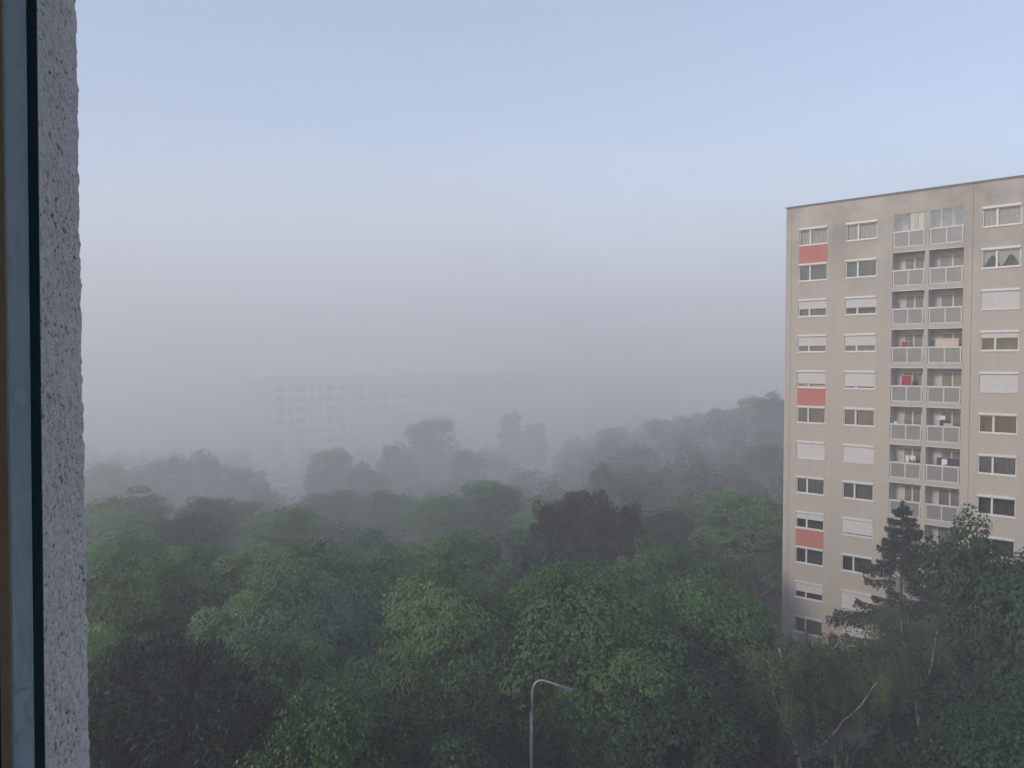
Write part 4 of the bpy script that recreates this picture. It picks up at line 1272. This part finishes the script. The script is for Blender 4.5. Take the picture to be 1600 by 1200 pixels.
# opened sash: dark edge, glass, brass spacer, dark frame
def sash():
    Ed = at(64, 600, 0.30); Ed.z = 0
    root = empty('window_sash', (Ed.x, Ed.y, 0), math.atan2(-E_.y, -E_.x))       # local x runs from the meeting edge into the sash
    root.rotation_euler = (R(0.0), R(-0.25), root.rotation_euler.z)
    z0, z1 = -0.60, 0.88
    k = MB(); k.box(0, 0.0034, -.001, .001, z0, z1); k.build('gasket', M['gasket'], root)
    g = MB(); g.box(0.0036, 0.0108, -.002, .002, z0, z1); g.build('pane', M['sash_glass'], root)
    b = MB(); b.box(0.0109, 0.0142, -.003, .003, z0, z1); b.build('spacer_bar', M['brass'], root)
    f = MB(); f.box(0.0144, 0.30, -.02, -.0025, z0, z1); f.build('frame', M['sash'], root)
    tag(root, 'opened window sash with dark teal edge in front of the plaster', 'window')


sash()

# ------------------------------------------------------------------ haze, sky, sun
hb = MB(); hb.box(-424, 424, -64, 484, -36.0, 86.0)
hm, nt, p_, out_ = new_mat('morning_fog')
nt.nodes.remove(p_)
pv = N(nt, 'ShaderNodeVolumePrincipled')
pv.inputs['Color'].default_value = (0.995, 0.982, 0.972, 1)
pv.inputs['Density'].default_value = 0.0028
pv.inputs['Anisotropy'].default_value = 0.0
nt.links.new(pv.outputs[0], out_.inputs['Volume'])
hz = hb.build('haze', hm)
tag(hz, 'pale morning fog lying over the wood and between the buildings', 'fog', kind='stuff')


def fog_bank(front, rise, lump_k, density, seed, label):
    xs = np.linspace(-415, 415, 90); ys = np.linspace(58, 470, 80)
    X, Y = np.meshgrid(xs, ys)
    y0 = front + 5 * np.sin(X * 0.055 + 1.0) + 4 * np.sin(X * 0.13) + max(0, 75 - front) * np.exp(-((X - 34) / 24) ** 4)
    s_ = np.maximum(Y - y0, 0)
    top = -33 + np.interp(s_, (0, 8, 40, 90, 150, 240, 400), rise)
    lump = np.sin(X * 0.043 + Y * 0.021 + 0.6 + seed) + 0.7 * np.sin(X * 0.091 - Y * 0.052 + seed * 2.1) + 0.6 * np.sin(Y * 0.083 + X * 0.017 + 2.0 - seed)
    lump = lump + 1.6 * np.sin(X * 0.017 + 0.5 + seed)
    top = top + lump * np.clip(s_ / 14, 0, lump_k)
    top = np.clip(top, -32.9, 84)
    ny, nx = X.shape
    v = np.concatenate([np.stack([X.ravel(), Y.ravel(), top.ravel()], 1), np.stack([X.ravel(), Y.ravel(), np.full(X.size, -34.0 - seed * 0.2)], 1)])
    n = nx * ny; f = []
    for j in range(ny - 1):
        for i in range(nx - 1):
            a = j * nx + i
            f.append((a, a + 1, a + 1 + nx, a + nx)); f.append((n + a, n + a + nx, n + a + 1 + nx, n + a + 1))
    for i in range(nx - 1):
        f.append((i, n + i, n + i + 1, i + 1)); b = (ny - 1) * nx + i; f.append((b, b + 1, n + b + 1, n + b))
    for j in range(ny - 1):
        a = j * nx; f.append((a, a + nx, n + a + nx, n + a)); b = j * nx + nx - 1; f.append((b, n + b, n + b + nx, b + nx))
    mb = MB(); mb.add(v.tolist(), f)
    m, nt2, p2, o2 = new_mat('fog_bank_air'); nt2.nodes.remove(p2)
    vol = N(nt2, 'ShaderNodeVolumePrincipled'); vol.inputs['Color'].default_value = (0.995, 0.985, 0.978, 1); vol.inputs['Density'].default_value = density
    nt2.links.new(vol.outputs[0], o2.inputs['Volume'])
    o = mb.build('fog_bank', m)
    tag(o, label, 'fog', kind='stuff')


fog_bank(47, (0, 5, 24, 56, 90, 108, 114), 4.6, 0.0026, 0.4, 'thinnest veil of fog, reaching highest above the wood')
fog_bank(49, (0, 5, 22, 49, 76, 92, 96), 3.6, 0.0030, 3.1, 'thin veil of fog just inside the thinnest and highest one')
fog_bank(54, (0, 5, 21, 40, 58, 70, 72), 3.0, 0.0062, 1.3, 'thicker fog behind the wood, lower than its two veils')
fog_bank(72, (0, 4, 19, 33, 46, 54, 56), 2.6, 0.0052, 2.4, 'densest low fog that swallows the long block')
SUN_EL = R(24); SUN_DIR = Vector((-0.80, -0.60, 0)).normalized()
AZ = math.atan2(SUN_DIR.x, SUN_DIR.y)
w = bpy.data.worlds.new('World'); S.world = w; w.use_nodes = True
wn = w.node_tree; bg = wn.nodes['Background']
sky = wn.nodes.new('ShaderNodeTexSky'); sky.sky_type = 'NISHITA'; sky.sun_disc = False
sky.sun_elevation = SUN_EL; sky.sun_rotation = AZ; sky.air_density = 1.0; sky.dust_density = 0.6; sky.ozone_density = 2.5
veil = wn.nodes.new('ShaderNodeMix'); veil.data_type = 'RGBA'      # thin high veil of cloud over the clear sky
veil.inputs['Factor'].default_value = 0.3; veil.inputs['B'].default_value = (3.3, 3.5, 4.1, 1)
wn.links.new(sky.outputs[0], veil.inputs['A']); wn.links.new(veil.outputs['Result'], bg.inputs['Color']); bg.inputs['Strength'].default_value = 0.15
sl_ = bpy.data.lights.new('sun', 'SUN'); sl_.energy = 1.5; sl_.angle = R(10); sl_.color = (1.0, 0.88, 0.76)
so = bpy.data.objects.new('sun', sl_); COL.objects.link(so)
dirv = Vector((SUN_DIR.x * math.cos(SUN_EL), SUN_DIR.y * math.cos(SUN_EL), math.sin(SUN_EL)))
so.rotation_euler = dirv.to_track_quat('Z', 'Y').to_euler()

S.view_settings.view_transform = 'Standard'; S.view_settings.look = 'None'
S.view_settings.exposure = 0.54; S.view_settings.gamma = 1.0
S.view_settings.use_curve_mapping = False
S.cycles.volume_bounces = 8
S.cycles.max_bounces = 12; S.cycles.transparent_max_bounces = 12
S.cycles.use_denoising = True
